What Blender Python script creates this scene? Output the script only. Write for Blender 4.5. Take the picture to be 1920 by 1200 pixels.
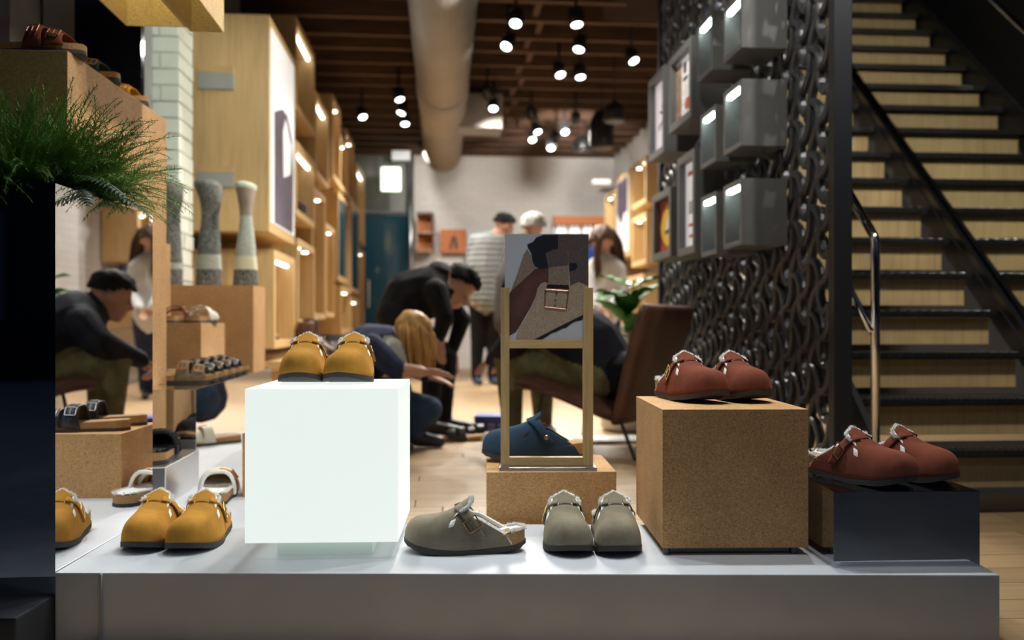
import bpy, bmesh, math, random
import numpy as np
from mathutils import Vector, Matrix, noise

for _o in list(bpy.data.objects):
    bpy.data.objects.remove(_o)
SC = bpy.context.scene
COL = SC.collection
PI = math.pi
FPX = 1650.0          # focal length in pixels of the 1920 frame
HZ = 0.653            # eye height above the shop floor
HORY = 608.0          # image row of the horizon

# ------------------------------------------------------------------ camera
cam = bpy.data.cameras.new('camera')
cam.sensor_width = 36.0
cam.lens = 36.0 * FPX / 1920.0
cam.shift_y = (HORY - 600.0) / 1920.0
cam.clip_start = 0.05
cam.dof.use_dof = True
cam.dof.focus_distance = 1.99
cam.dof.aperture_fstop = 2.2
cam_o = bpy.data.objects.new('camera', cam)
cam_o.location = (0, 0, HZ)
cam_o.rotation_euler = (PI / 2, 0, 0)
COL.objects.link(cam_o)
SC.camera = cam_o

# ------------------------------------------------------------------ world, exposure
W = bpy.data.worlds.new('night_street')
SC.world = W
W.use_nodes = True
_bg = W.node_tree.nodes['Background']
_bg.inputs[0].default_value = (0.016, 0.022, 0.042, 1)
_bg.inputs[1].default_value = 1.0
SC.view_settings.view_transform = 'Standard'
SC.view_settings.look = 'None'
SC.view_settings.exposure = 0.0
SC.view_settings.gamma = 1.0
SC.view_settings.use_curve_mapping = False

# brightness of the lamps (watts)
E_TRACK = 72.0        # each display spot above the window plinth
E_SHOP = 118.0         # each ceiling spot in the shop
E_STAIR = 100.0       # each unseen spot added over the stairs

# ------------------------------------------------------------------ frames of reference
TH = math.atan((960 - 830) / FPX)       # the room axis points a little left of the lens axis
RC, RS = math.cos(TH), math.sin(TH)

def P(x, y, D):
    """a point seen at pixel x, y at distance D"""
    return Vector(((x - 960) / FPX * D, D, HZ - (y - HORY) / FPX * D))

def RM(L, d, z=0.0):
    """a point of the room: L metres to the right of the room axis, d metres in"""
    return Vector((L * RC - d * RS, L * RS + d * RC, z))

def to_room(v):
    return (v.x * RC + v.y * RS, -v.x * RS + v.y * RC, v.z)

# ------------------------------------------------------------------ materials
def _nt(name):
    m = bpy.data.materials.new(name)
    m.use_nodes = True
    nt = m.node_tree
    return m, nt, nt.nodes['Principled BSDF']

def _coord(nt, scale=(1, 1, 1), kind='Object'):
    tc = nt.nodes.new('ShaderNodeTexCoord')
    mp = nt.nodes.new('ShaderNodeMapping')
    mp.inputs['Scale'].default_value = scale
    nt.links.new(tc.outputs[kind], mp.inputs[0])
    return mp.outputs[0]

def _noise(nt, vec, scale, detail=3, rough=0.55):
    n = nt.nodes.new('ShaderNodeTexNoise')
    n.inputs['Scale'].default_value = scale
    n.inputs['Detail'].default_value = detail
    n.inputs['Roughness'].default_value = rough
    nt.links.new(vec, n.inputs['Vector'])
    return n.outputs['Fac']

def _ramp(nt, fac, stops):
    r = nt.nodes.new('ShaderNodeValToRGB')
    el = r.color_ramp.elements
    while len(el) < len(stops):
        el.new(0.5)
    for e, (p, c) in zip(el, stops):
        e.position = p
        e.color = (*c, 1)
    nt.links.new(fac, r.inputs[0])
    return r.outputs[0]

def _bump(nt, bsdf, h, strength, dist=0.002):
    b = nt.nodes.new('ShaderNodeBump')
    b.inputs['Strength'].default_value = strength
    b.inputs['Distance'].default_value = dist
    nt.links.new(h, b.inputs['Height'])
    nt.links.new(b.outputs[0], bsdf.inputs['Normal'])

def _mul(c, k):
    return tuple(min(1, v * k) for v in c)

MATS = {}
def mk(name, color, rough=0.5, metal=0.0, vary=None, bump=None, emit=None, sheen=0.0, trans=0.0,
       spec=0.5, coat=0.0, scale=(1, 1, 1)):
    """vary = (noise scale, darker factor, lighter factor); bump = (noise scale, strength)"""
    m, nt, b = _nt(name)
    b.inputs['Base Color'].default_value = (*color, 1)
    b.inputs['Roughness'].default_value = rough
    b.inputs['Metallic'].default_value = metal
    b.inputs['Specular IOR Level'].default_value = spec
    b.inputs['Transmission Weight'].default_value = trans
    b.inputs['Coat Weight'].default_value = coat
    if sheen:
        b.inputs['Sheen Weight'].default_value = sheen
        b.inputs['Sheen Roughness'].default_value = 0.5
        b.inputs['Sheen Tint'].default_value = (*_mul(color, 2.0), 1)
    vec = _coord(nt, scale) if (vary or bump) else None
    if vary:
        f = _noise(nt, vec, vary[0], 4)
        nt.links.new(_ramp(nt, f, [(0.3, _mul(color, vary[1])), (0.7, _mul(color, vary[2]))]), b.inputs['Base Color'])
    if bump:
        _bump(nt, b, _noise(nt, vec, bump[0], 4), bump[1])
    if emit:
        b.inputs['Emission Color'].default_value = (*emit[0], 1)
        b.inputs['Emission Strength'].default_value = emit[1]
    MATS[name] = m
    return m

def mk_cork(name, tone=(0.585, 0.33, 0.135), grain=420.0):
    m, nt, b = _nt(name)
    vec = _coord(nt)
    v = nt.nodes.new('ShaderNodeTexVoronoi')
    v.inputs['Scale'].default_value = grain
    nt.links.new(vec, v.inputs['Vector'])
    sep = nt.nodes.new('ShaderNodeSeparateColor')
    nt.links.new(v.outputs['Color'], sep.inputs[0])
    col = _ramp(nt, sep.outputs[0], [(0.0, _mul(tone, 0.55)), (0.10, _mul(tone, 0.82)), (0.5, tone), (0.85, _mul(tone, 1.15)), (1.0, _mul(tone, 1.35))])
    big = _ramp(nt, _noise(nt, vec, 9, 3), [(0.3, (0.88, 0.88, 0.88)), (0.7, (1.06, 1.06, 1.06))])
    mx = nt.nodes.new('ShaderNodeMix'); mx.data_type = 'RGBA'; mx.blend_type = 'MULTIPLY'
    mx.inputs['Factor'].default_value = 1
    nt.links.new(col, mx.inputs['A']); nt.links.new(big, mx.inputs['B'])
    nt.links.new(mx.outputs['Result'], b.inputs['Base Color'])
    b.inputs['Roughness'].default_value = 0.78
    _bump(nt, b, sep.outputs[1], 0.25, 0.0015)
    MATS[name] = m
    return m

def mk_wood(name, tone, axis='z', k=1.0, rough=0.5, dark=0.78, light=1.12):
    m, nt, b = _nt(name)
    sc = {'x': (1.6, 26, 26), 'y': (26, 1.6, 26), 'z': (26, 26, 1.6)}[axis]
    vec = _coord(nt, tuple(s * k for s in sc))
    f = _noise(nt, vec, 2.2, 5, 0.6)
    col = _ramp(nt, f, [(0.25, _mul(tone, dark)), (0.5, tone), (0.75, _mul(tone, light))])
    oi = nt.nodes.new('ShaderNodeObjectInfo')
    hs = nt.nodes.new('ShaderNodeMapRange')
    hs.inputs['To Min'].default_value = 0.86
    hs.inputs['To Max'].default_value = 1.1
    nt.links.new(oi.outputs['Random'], hs.inputs['Value'])
    mx = nt.nodes.new('ShaderNodeMix'); mx.data_type = 'RGBA'; mx.blend_type = 'MULTIPLY'
    mx.inputs['Factor'].default_value = 1
    nt.links.new(col, mx.inputs['A']); nt.links.new(hs.outputs[0], mx.inputs['B'])
    nt.links.new(mx.outputs['Result'], b.inputs['Base Color'])
    b.inputs['Roughness'].default_value = rough
    _bump(nt, b, f, 0.08, 0.001)
    MATS[name] = m
    return m

def mk_suede(name, color):
    m, nt, b = _nt(name)
    vec = _coord(nt)
    f = _noise(nt, vec, 22, 5, 0.65)
    g = _noise(nt, vec, 900, 2)
    col = _ramp(nt, f, [(0.3, _mul(color, 0.72)), (0.55, color), (0.75, _mul(color, 1.18))])
    nt.links.new(col, b.inputs['Base Color'])
    b.inputs['Roughness'].default_value = 0.95
    b.inputs['Specular IOR Level'].default_value = 0.15
    b.inputs['Sheen Weight'].default_value = 0.5
    b.inputs['Sheen Roughness'].default_value = 0.45
    b.inputs['Sheen Tint'].default_value = (*_mul(color, 1.6), 1)
    _bump(nt, b, g, 0.35, 0.0008)
    MATS[name] = m
    return m

def mk_knit(name, ca, cb, scale=120.0):
    m, nt, b = _nt(name)
    vec = _coord(nt, (1, 1, 2.2))
    f = _noise(nt, vec, scale, 3, 0.7)
    nt.links.new(_ramp(nt, f, [(0.44, ca), (0.66, cb)]), b.inputs['Base Color'])
    b.inputs['Roughness'].default_value = 0.95
    _bump(nt, b, f, 0.5, 0.004)
    MATS[name] = m
    return m

def mk_brick(name, tone, mortar):
    """far painted brickwork: too small to pick apart"""
    m, nt, b = _nt(name)
    tc = nt.nodes.new('ShaderNodeTexCoord')
    sep = nt.nodes.new('ShaderNodeSeparateXYZ'); nt.links.new(tc.outputs['Object'], sep.inputs[0])
    add = nt.nodes.new('ShaderNodeMath'); add.operation = 'ADD'
    nt.links.new(sep.outputs[0], add.inputs[0]); nt.links.new(sep.outputs[1], add.inputs[1])
    cmb = nt.nodes.new('ShaderNodeCombineXYZ')
    nt.links.new(add.outputs[0], cmb.inputs[0]); nt.links.new(sep.outputs[2], cmb.inputs[1])
    br = nt.nodes.new('ShaderNodeTexBrick')
    br.inputs['Color1'].default_value = (*tone, 1)
    br.inputs['Color2'].default_value = (*_mul(tone, 0.93), 1)
    br.inputs['Mortar'].default_value = (*mortar, 1)
    br.inputs['Scale'].default_value = 1.0
    br.inputs['Mortar Size'].default_value = 0.005
    br.inputs['Brick Width'].default_value = 0.22
    br.inputs['Row Height'].default_value = 0.075
    nt.links.new(cmb.outputs[0], br.inputs['Vector'])
    nt.links.new(br.outputs['Color'], b.inputs['Base Color'])
    b.inputs['Roughness'].default_value = 0.7
    inv = nt.nodes.new('ShaderNodeMath'); inv.operation = 'SUBTRACT'; inv.inputs[0].default_value = 1
    nt.links.new(br.outputs['Fac'], inv.inputs[1])
    _bump(nt, b, inv.outputs[0], 0.5, 0.006)
    MATS[name] = m
    return m

def mk_emit(name, color, strength):
    m, nt, b = _nt(name)
    b.inputs['Base Color'].default_value = (0.8, 0.8, 0.8, 1)
    b.inputs['Emission Color'].default_value = (*color, 1)
    b.inputs['Emission Strength'].default_value = strength
    b.inputs['Roughness'].default_value = 0.4
    MATS[name] = m
    return m

def mk_pane(name, tint=(0.93, 0.97, 0.96), refl=0.06):
    """thin clear pane: looks through, with a weak mirror image"""
    m = bpy.data.materials.new(name); m.use_nodes = True
    nt = m.node_tree; nt.nodes.clear()
    out = nt.nodes.new('ShaderNodeOutputMaterial')
    t = nt.nodes.new('ShaderNodeBsdfTransparent'); t.inputs[0].default_value = (*tint, 1)
    g = nt.nodes.new('ShaderNodeBsdfGlossy'); g.inputs['Roughness'].default_value = 0.0
    g.inputs[0].default_value = (1, 1, 1, 1)
    fr = nt.nodes.new('ShaderNodeFresnel'); fr.inputs['IOR'].default_value = 1.45
    mu = nt.nodes.new('ShaderNodeMath'); mu.operation = 'MULTIPLY'; mu.inputs[1].default_value = refl / 0.04
    mu.use_clamp = True
    nt.links.new(fr.outputs[0], mu.inputs[0])
    ge = nt.nodes.new('ShaderNodeNewGeometry')
    fs = nt.nodes.new('ShaderNodeMath'); fs.operation = 'SUBTRACT'; fs.inputs[0].default_value = 1
    nt.links.new(ge.outputs['Backfacing'], fs.inputs[1])
    m2 = nt.nodes.new('ShaderNodeMath'); m2.operation = 'MULTIPLY'
    nt.links.new(mu.outputs[0], m2.inputs[0]); nt.links.new(fs.outputs[0], m2.inputs[1])
    mu = m2
    mx = nt.nodes.new('ShaderNodeMixShader')
    nt.links.new(mu.outputs[0], mx.inputs[0]); nt.links.new(t.outputs[0], mx.inputs[1]); nt.links.new(g.outputs[0], mx.inputs[2])
    nt.links.new(mx.outputs[0], out.inputs[0])
    MATS[name] = m
    return m

def mk_stripe(name, ca, cb, freq):
    m, nt, b = _nt(name)
    vec = _coord(nt)
    w = nt.nodes.new('ShaderNodeTexWave'); w.bands_direction = 'Z'
    w.inputs['Scale'].default_value = freq
    w.inputs['Distortion'].default_value = 1.5
    nt.links.new(vec, w.inputs['Vector'])
    nt.links.new(_ramp(nt, w.outputs['Fac'], [(0.35, ca), (0.7, cb)]), b.inputs['Base Color'])
    b.inputs['Roughness'].default_value = 0.75
    _bump(nt, b, w.outputs['Fac'], 0.5, 0.01)
    MATS[name] = m
    return m

mk_cork('cork')
mk_cork('cork_pale', (0.56, 0.40, 0.20))
mk_cork('cork_shoe', (0.42, 0.235, 0.09), 480)
mk_wood('oak_z', (0.60, 0.405, 0.185), 'z')
mk_wood('oak_x', (0.60, 0.405, 0.185), 'x')
mk_wood('oak_y', (0.60, 0.405, 0.185), 'y')
mk_wood('oak_frame_z', (0.62, 0.42, 0.19), 'z', 2.4, 0.5, 0.72)
mk_wood('oak_frame_x', (0.62, 0.42, 0.19), 'x', 2.4, 0.5, 0.72)
mk_wood('floor_oak', (0.46, 0.31, 0.165), 'x', 0.9, 0.42, 0.74, 1.12)
mk_wood('riser_oak', (0.56, 0.40, 0.185), 'z', 1.2, 0.55)
mk_wood('joist_wood', (0.105, 0.056, 0.032), 'x', 0.6, 0.8, 0.55, 1.5)
mk('deck_wood', (0.045, 0.022, 0.012), 0.9, vary=(4, 0.6, 1.4))
mk('concrete', (0.565, 0.585, 0.62), 0.42, vary=(5, 0.9, 1.05), bump=(160, 0.06))
mk('concrete_dark', (0.30, 0.31, 0.33), 0.7, vary=(6, 0.85, 1.1))
mk_suede('suede_mustard', (0.47, 0.225, 0.036))
mk_suede('suede_olive', (0.235, 0.205, 0.145))
mk_suede('suede_rust', (0.195, 0.058, 0.034))
mk_suede('suede_blue', (0.032, 0.060, 0.098))
mk_suede('suede_taupe', (0.20, 0.16, 0.12))
mk_suede('suede_black', (0.018, 0.019, 0.022))
mk('leather_black', (0.015, 0.016, 0.02), 0.4, bump=(90, 0.2))
mk('leather_cream', (0.72, 0.68, 0.56), 0.5, bump=(90, 0.15))
mk('leather_brown', (0.115, 0.05, 0.03), 0.42, vary=(7, 0.7, 1.25), bump=(60, 0.3))
mk('fleece', (0.96, 0.95, 0.92), 1.0, sheen=0.3, spec=0.0, bump=(260, 0.9))
mk('fleece_black', (0.012, 0.012, 0.014), 1.0, sheen=0.3, bump=(260, 0.9))
mk('suede_bed', (0.45, 0.29, 0.16), 0.9, vary=(60, 0.9, 1.1))
mk('sole', (0.045, 0.038, 0.038), 0.75, bump=(400, 0.2))
mk('brass', (0.72, 0.50, 0.22), 0.25, 1.0)
mk('copper', (0.65, 0.34, 0.24), 0.28, 1.0)
mk('silver', (0.75, 0.76, 0.78), 0.22, 1.0)
mk('steel', (0.50, 0.51, 0.53), 0.30, 1.0, bump=(300, 0.03))
mk('steel_dark', (0.10, 0.105, 0.115), 0.35, 1.0)
mk('steel_edge', (0.90, 0.92, 0.94), 0.35, 0.3)
mk('mirror', (0.86, 0.87, 0.88), 0.02, 1.0, bump=(2.2, 0.02))
mk('mirror_plain', (0.80, 0.81, 0.83), 0.012, 1.0)
mk('mirror_dark', (0.42, 0.44, 0.48), 0.03, 1.0)
mk('chrome', (0.78, 0.78, 0.78), 0.10, 1.0)
mk('iron', (0.075, 0.079, 0.09), 0.34, 0.5, bump=(70, 0.12))
mk('iron_post', (0.028, 0.031, 0.038), 0.42, 0.35)
mk('tread_iron', (0.10, 0.10, 0.10), 0.28, 0.85)
mk('case_grey', (0.15, 0.158, 0.162), 0.5, 0.25, vary=(3, 0.9, 1.1))
mk('felt', (0.36, 0.37, 0.35), 0.95, vary=(140, 0.75, 1.2))
mk('duct', (0.36, 0.33, 0.30), 0.5, 0.45, vary=(2, 0.9, 1.1))
mk('black_plastic', (0.012, 0.013, 0.016), 0.4)
mk('black_gloss', (0.010, 0.011, 0.014), 0.06, spec=0.7)
mk('black_flat', (0.012, 0.012, 0.014), 0.8)
mk('plaster_grey', (0.30, 0.30, 0.29), 0.8, vary=(6, 0.9, 1.1))
mk('paint_white', (0.74, 0.77, 0.69), 0.6, vary=(14, 0.95, 1.03), bump=(40, 0.25))
mk('mortar_white', (0.62, 0.64, 0.58), 0.8)
mk_brick('brick_far', (0.66, 0.64, 0.63), (0.54, 0.52, 0.51))
mk('white_matte', (0.80, 0.80, 0.78), 0.6)
mk('paper_white', (0.78, 0.78, 0.80), 0.55)
mk('paper_pink', (0.74, 0.66, 0.72), 0.55, vary=(9, 0.9, 1.06))
mk('print_orange', (0.72, 0.16, 0.05), 0.6)
mk('print_black', (0.03, 0.03, 0.04), 0.6)
mk('print_red', (0.34, 0.045, 0.03), 0.6, vary=(12, 0.7, 1.4))
mk('print_yellow', (0.82, 0.50, 0.02), 0.6)
mk('print_violet', (0.075, 0.055, 0.09), 0.5, vary=(5, 0.7, 1.6))
mk('print_tan', (0.42, 0.30, 0.22), 0.6, vary=(25, 0.5, 1.5))
mk('print_grey', (0.56, 0.585, 0.62), 0.45)
mk('print_suede', (0.42, 0.32, 0.235), 0.5, vary=(420, 0.62, 1.4))
mk('print_suede_dark', (0.10, 0.075, 0.07), 0.5, vary=(420, 0.6, 1.5))
mk('print_suede_mid', (0.27, 0.20, 0.155), 0.5, vary=(420, 0.6, 1.4))
mk('print_brown', (0.095, 0.042, 0.03), 0.45, vary=(14, 0.6, 1.6))
mk('print_navy', (0.018, 0.02, 0.028), 0.4)
mk('orange_wall', (0.52, 0.17, 0.05), 0.6)
mk('blue_box', (0.02, 0.045, 0.33), 0.45)
mk('blue_bright', (0.03, 0.14, 0.72), 0.45)
mk('teal_glass', (0.012, 0.055, 0.085), 0.08, spec=0.7)
mk('navy_knit', (0.018, 0.024, 0.065), 0.9, vary=(18, 0.7, 1.3), bump=(26, 0.3))
mk('denim', (0.022, 0.05, 0.10), 0.85, vary=(30, 0.75, 1.3), bump=(200, 0.2))
mk('black_cloth', (0.006, 0.006, 0.0075), 0.85, spec=0.25, vary=(12, 0.6, 1.8), bump=(14, 0.4))
mk('jacket_navy', (0.010, 0.012, 0.020), 0.8, spec=0.2, vary=(9, 0.6, 1.6), bump=(16, 0.6))
mk('olive_cloth', (0.13, 0.125, 0.06), 0.9, vary=(20, 0.7, 1.3), bump=(18, 0.3))
mk('coat_grey', (0.055, 0.05, 0.05), 0.85, vary=(10, 0.8, 1.3), bump=(12, 0.3))
mk('shirt_white', (0.66, 0.66, 0.65), 0.8, vary=(14, 0.9, 1.05), bump=(16, 0.4))
mk('fur_grey', (0.42, 0.41, 0.38), 1.0, vary=(60, 0.8, 1.2), bump=(90, 0.8))
mk_stripe('jacket_stripe', (0.17, 0.185, 0.19), (0.36, 0.38, 0.38), 5.2)
mk('skin', (0.56, 0.31, 0.21), 0.55, vary=(16, 0.92, 1.05))
mk('skin_tan', (0.40, 0.20, 0.125), 0.55, vary=(16, 0.92, 1.05))
mk('hair_black', (0.005, 0.0045, 0.0045), 0.75, spec=0.2, vary=(50, 0.6, 1.8), bump=(60, 0.4), scale=(1, 1, 0.25))
mk('hair_blond', (0.58, 0.33, 0.11), 0.5, vary=(45, 0.55, 1.25), bump=(60, 0.4), scale=(1, 1, 0.2))
mk('hair_brown', (0.07, 0.032, 0.016), 0.5, vary=(45, 0.55, 1.8), bump=(60, 0.4), scale=(1, 1, 0.2))
mk('hair_grey', (0.34, 0.33, 0.31), 0.7, vary=(40, 0.5, 1.5), bump=(60, 0.5))
mk('leaf', (0.04, 0.16, 0.015), 0.6, spec=0.25, vary=(9, 0.7, 1.3))
mk('fern_leaf', (0.125, 0.235, 0.05), 0.7, spec=0.2, vary=(9, 0.45, 1.7))
mk('frond_dark', (0.018, 0.06, 0.018), 0.5)
mk('soil', (0.03, 0.02, 0.015), 1.0)
mk_knit('knit_dark', (0.035, 0.035, 0.032), (0.42, 0.43, 0.40), 110)
mk_knit('knit_mid', (0.075, 0.07, 0.06), (0.36, 0.37, 0.33), 90)
mk_knit('knit_light', (0.36, 0.39, 0.33), (0.66, 0.69, 0.60), 90)
mk('knit_cream', (0.72, 0.68, 0.48), 0.95, bump=(120, 0.5))
mk('knit_sage', (0.52, 0.57, 0.46), 0.95, bump=(120, 0.5))
mk('knit_taupe', (0.34, 0.27, 0.22), 0.95, bump=(120, 0.5))
mk('cube_glow', (0.25, 0.25, 0.25), 0.35, emit=((0.92, 1.0, 0.945), 0.91))
mk('acrylic', (0.66, 0.76, 0.70), 0.25, emit=((0.80, 1.0, 0.88), 0.10))
mk_emit('lamp_lens', (0.94, 1.0, 0.95), 9.0)
mk_emit('led', (1.0, 0.97, 0.88), 6.0)
mk_emit('led_cool', (0.86, 1.0, 0.93), 14.0)
mk_emit('spot_warm', (1.0, 0.93, 0.78), 8.0)
mk_emit('box_lamp', (0.92, 1.0, 0.55), 14.0)
mk_emit('sign_glow', (0.80, 1.0, 0.74), 2.4)
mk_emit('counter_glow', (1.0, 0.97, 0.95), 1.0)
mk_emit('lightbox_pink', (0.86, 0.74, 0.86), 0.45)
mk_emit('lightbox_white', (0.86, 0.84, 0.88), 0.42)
mk_emit('lightbox_oak', (0.98, 0.97, 0.95), 0.35)
mk_pane('pane_window', (0.985, 0.99, 0.99), 0.03)
mk_pane('pane_clear', (0.95, 0.97, 0.96), 0.045)
mk('label_white', (0.85, 0.85, 0.85), 0.6)
# ------------------------------------------------------------------ mesh helpers
class MB:
    """collects shapes in one bmesh"""
    def __init__(self):
        self.bm = bmesh.new()

    def verts(self, pts):
        return [self.bm.verts.new(p) for p in pts]

    def quadbox(self, c):
        v = self.verts(c)
        for f in ((0, 3, 2, 1), (4, 5, 6, 7), (0, 1, 5, 4), (1, 2, 6, 5), (2, 3, 7, 6), (3, 0, 4, 7)):
            self.bm.faces.new([v[i] for i in f])
        return v

    def box(self, x0, x1, y0, y1, z0, z1):
        self.quadbox([(x0, y0, z0), (x1, y0, z0), (x1, y1, z0), (x0, y1, z0),
                      (x0, y0, z1), (x1, y0, z1), (x1, y1, z1), (x0, y1, z1)])
        return self

    def prism(self, poly, z0, z1):
        """poly: list of (x, y), counter-clockwise"""
        a = self.verts([(x, y, z0) for x, y in poly])
        b = self.verts([(x, y, z1) for x, y in poly])
        n = len(poly)
        self.bm.faces.new(list(reversed(a)))
        self.bm.faces.new(b)
        for i in range(n):
            j = (i + 1) % n
            self.bm.faces.new((a[i], a[j], b[j], b[i]))
        return self

    def slab(self, pts, normal, thick):
        """flat outline of 3-D points given a thickness along normal"""
        n = Vector(normal).normalized() * thick
        a = self.verts(pts)
        b = self.verts([Vector(p) + n for p in pts])
        self.bm.faces.new(list(reversed(a)))
        self.bm.faces.new(b)
        k = len(pts)
        for i in range(k):
            j = (i + 1) % k
            self.bm.faces.new((a[i], a[j], b[j], b[i]))
        return self

    def tube(self, pts, rad, seg=10, cap=True, flat=1.0):
        pts = [Vector(p) for p in pts]
        n = len(pts)
        if not hasattr(rad, '__len__'):
            rad = [rad] * n
        rings = []
        up = None
        for i in range(n):
            t = (pts[min(i + 1, n - 1)] - pts[max(i - 1, 0)]).normalized()
            if up is None:
                up = Vector((0, 0, 1)) if abs(t.z) < 0.9 else Vector((0, 1, 0))
            s = t.cross(up)
            if s.length < 1e-6:
                s = t.orthogonal()
            s.normalize()
            up = s.cross(t).normalized()
            rings.append([self.bm.verts.new(pts[i] + (s * math.cos(2 * PI * k / seg) + up * math.sin(2 * PI * k / seg) * flat) * rad[i])
                          for k in range(seg)])
        for i in range(n - 1):
            a, b = rings[i], rings[i + 1]
            for k in range(seg):
                j = (k + 1) % seg
                self.bm.faces.new((a[k], b[k], b[j], a[j]))
        if cap:
            self.bm.faces.new(rings[0])
            self.bm.faces.new(list(reversed(rings[-1])))
        return self

    def lathe(self, prof, seg=24, axis='z', c=(0, 0, 0)):
        """prof: list of (r, h)"""
        rings = []
        for r, h in prof:
            ring = []
            for k in range(seg):
                a = 2 * PI * k / seg
                p = (r * math.cos(a), r * math.sin(a), h)
                if axis == 'y':
                    p = (p[0], p[2], p[1])
                elif axis == 'x':
                    p = (p[2], p[0], p[1])
                ring.append(self.bm.verts.new((p[0] + c[0], p[1] + c[1], p[2] + c[2])))
            rings.append(ring)
        for i in range(len(rings) - 1):
            a, b = rings[i], rings[i + 1]
            for k in range(seg):
                j = (k + 1) % seg
                self.bm.faces.new((a[k], a[j], b[j], b[k]))
        self.bm.faces.new(list(reversed(rings[0])))
        self.bm.faces.new(rings[-1])
        return self

    def grid(self, rows, closed=False):
        """rows of points, equal length"""
        vs = [self.verts(r) for r in rows]
        for i in range(len(vs) - 1):
            m = len(vs[i])
            for k in range(m if closed else m - 1):
                j = (k + 1) % m
                q = [vs[i][k], vs[i][j], vs[i + 1][j], vs[i + 1][k]]
                self.bm.faces.new(q)
        return vs

    def ellipsoid(self, c, r, seg=16, rings=10, rot=None):
        m = Matrix.Translation(c) @ (rot.to_4x4() if rot else Matrix()) @ Matrix.Diagonal((r[0], r[1], r[2], 1))
        bmesh.ops.create_uvsphere(self.bm, u_segments=seg, v_segments=rings, radius=1, matrix=m)
        return self

    def ribbon2d(self, pts, width, to3d, depth):
        """a flat bar that follows pts (u, v), bar width in plane, given depth across; to3d(u, v, w)"""
        n = len(pts)
        rows = []
        for i in range(n):
            a = Vector(pts[max(i - 1, 0)]); b = Vector(pts[min(i + 1, n - 1)])
            t = (b - a).normalized()
            nn = Vector((-t.y, t.x))
            p = Vector(pts[i])
            w = width(i / (n - 1)) if callable(width) else width
            l, r = p + nn * w / 2, p - nn * w / 2
            e = w * .22
            l2, r2 = p + nn * (w / 2 - e), p - nn * (w / 2 - e)
            rows.append([to3d(l2.x, l2.y, 0), to3d(r2.x, r2.y, 0), to3d(r.x, r.y, e), to3d(r.x, r.y, depth - e),
                         to3d(r2.x, r2.y, depth), to3d(l2.x, l2.y, depth), to3d(l.x, l.y, depth - e), to3d(l.x, l.y, e)])
        vs = self.grid(rows, closed=True)
        self.bm.faces.new(list(reversed(vs[0])))
        self.bm.faces.new(vs[-1])
        return self

    def done(self, name, smooth=False, bevel=0.0, recalc=True):
        bm = self.bm
        bm.verts.ensure_lookup_table()
        if recalc:
            bmesh.ops.recalc_face_normals(bm, faces=bm.faces[:])
        if bevel:
            bmesh.ops.bevel(bm, geom=bm.edges[:], offset=bevel, segments=2, affect='EDGES', profile=0.6, clamp_overlap=True)
        me = bpy.data.meshes.new(name)
        bm.to_mesh(me)
        bm.free()
        if smooth:
            me.polygons.foreach_set('use_smooth', [True] * len(me.polygons))
        return me

def link(name, me, mat=None, parent=None, loc=None, rot=None):
    o = bpy.data.objects.new(name, me)
    COL.objects.link(o)
    if mat is not None and me is not None:
        if not me.materials:
            me.materials.append(MATS[mat] if isinstance(mat, str) else mat)
    if parent:
        o.parent = parent
    if loc is not None:
        o.location = loc
    if rot is not None:
        o.rotation_euler = rot if hasattr(rot, '__len__') else (0, 0, rot)
    return o

def build(mb, name, mat, parent=None, loc=None, rot=None, smooth=False, bevel=0.0):
    return link(name, mb.done(name, smooth, bevel), mat, parent, loc, rot)

def tag(o, label, cat, group=None):
    o['label'] = label
    o['category'] = cat
    if group:
        o['group'] = group
    return o

def thing(name, label, cat, loc=(0, 0, 0), rot=0.0, group=None):
    o = bpy.data.objects.new(name, None)
    o.empty_display_size = 0.05
    COL.objects.link(o)
    o.location = loc
    o.rotation_euler = rot if hasattr(rot, '__len__') else (0, 0, rot)
    return tag(o, label, cat, group)

def struct(o):
    o['kind'] = 'structure'
    return o

def stuff(o):
    o['kind'] = 'stuff'
    return o

def clone(root, loc, rot, label, group=None, scale=None):
    """a copy of a thing with copies of its parts and sub-parts, sharing meshes"""
    def rec(o, par):
        c = o.copy()
        COL.objects.link(c)
        c.parent = par
        for ch in o.children:
            rec(ch, c)
        return c
    r = rec(root, None)
    r.location = loc
    r.rotation_euler = rot if hasattr(rot, '__len__') else (0, 0, rot)
    r['label'] = label
    if group:
        r['group'] = group
    if scale:
        r.scale = (scale,) * 3
    return r

def lerp_tab(tab, t):
    if t <= tab[0][0]:
        return tab[0][1]
    for (a, va), (b, vb) in zip(tab, tab[1:]):
        if t <= b:
            k = (t - a) / (b - a)
            return va + (vb - va) * k
    return tab[-1][1]

def smooth_tab(tab, t):
    """Catmull-Rom through the table"""
    if t <= tab[0][0]:
        return tab[0][1]
    if t >= tab[-1][0]:
        return tab[-1][1]
    for i in range(len(tab) - 1):
        a, b = tab[i], tab[i + 1]
        if t <= b[0]:
            h = b[0] - a[0]
            k = (t - a[0]) / h
            p = tab[max(i - 1, 0)]; q = tab[min(i + 2, len(tab) - 1)]
            ma = (b[1] - p[1]) / max(b[0] - p[0], 1e-9) * h
            mb = (q[1] - a[1]) / max(q[0] - a[0], 1e-9) * h
            k2, k3 = k * k, k * k * k
            return (2 * k3 - 3 * k2 + 1) * a[1] + (k3 - 2 * k2 + k) * ma + (-2 * k3 + 3 * k2) * b[1] + (k3 - k2) * mb

def spline(pts, n):
    """smooth polyline through points"""
    pts = [Vector(p) for p in pts]
    ts = [i / (len(pts) - 1) for i in range(len(pts))]
    dim = len(pts[0])
    tabs = [[(t, p[k]) for t, p in zip(ts, pts)] for k in range(dim)]
    return [Vector([smooth_tab(tb, i / (n - 1)) for tb in tabs]) for i in range(n)]

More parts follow.
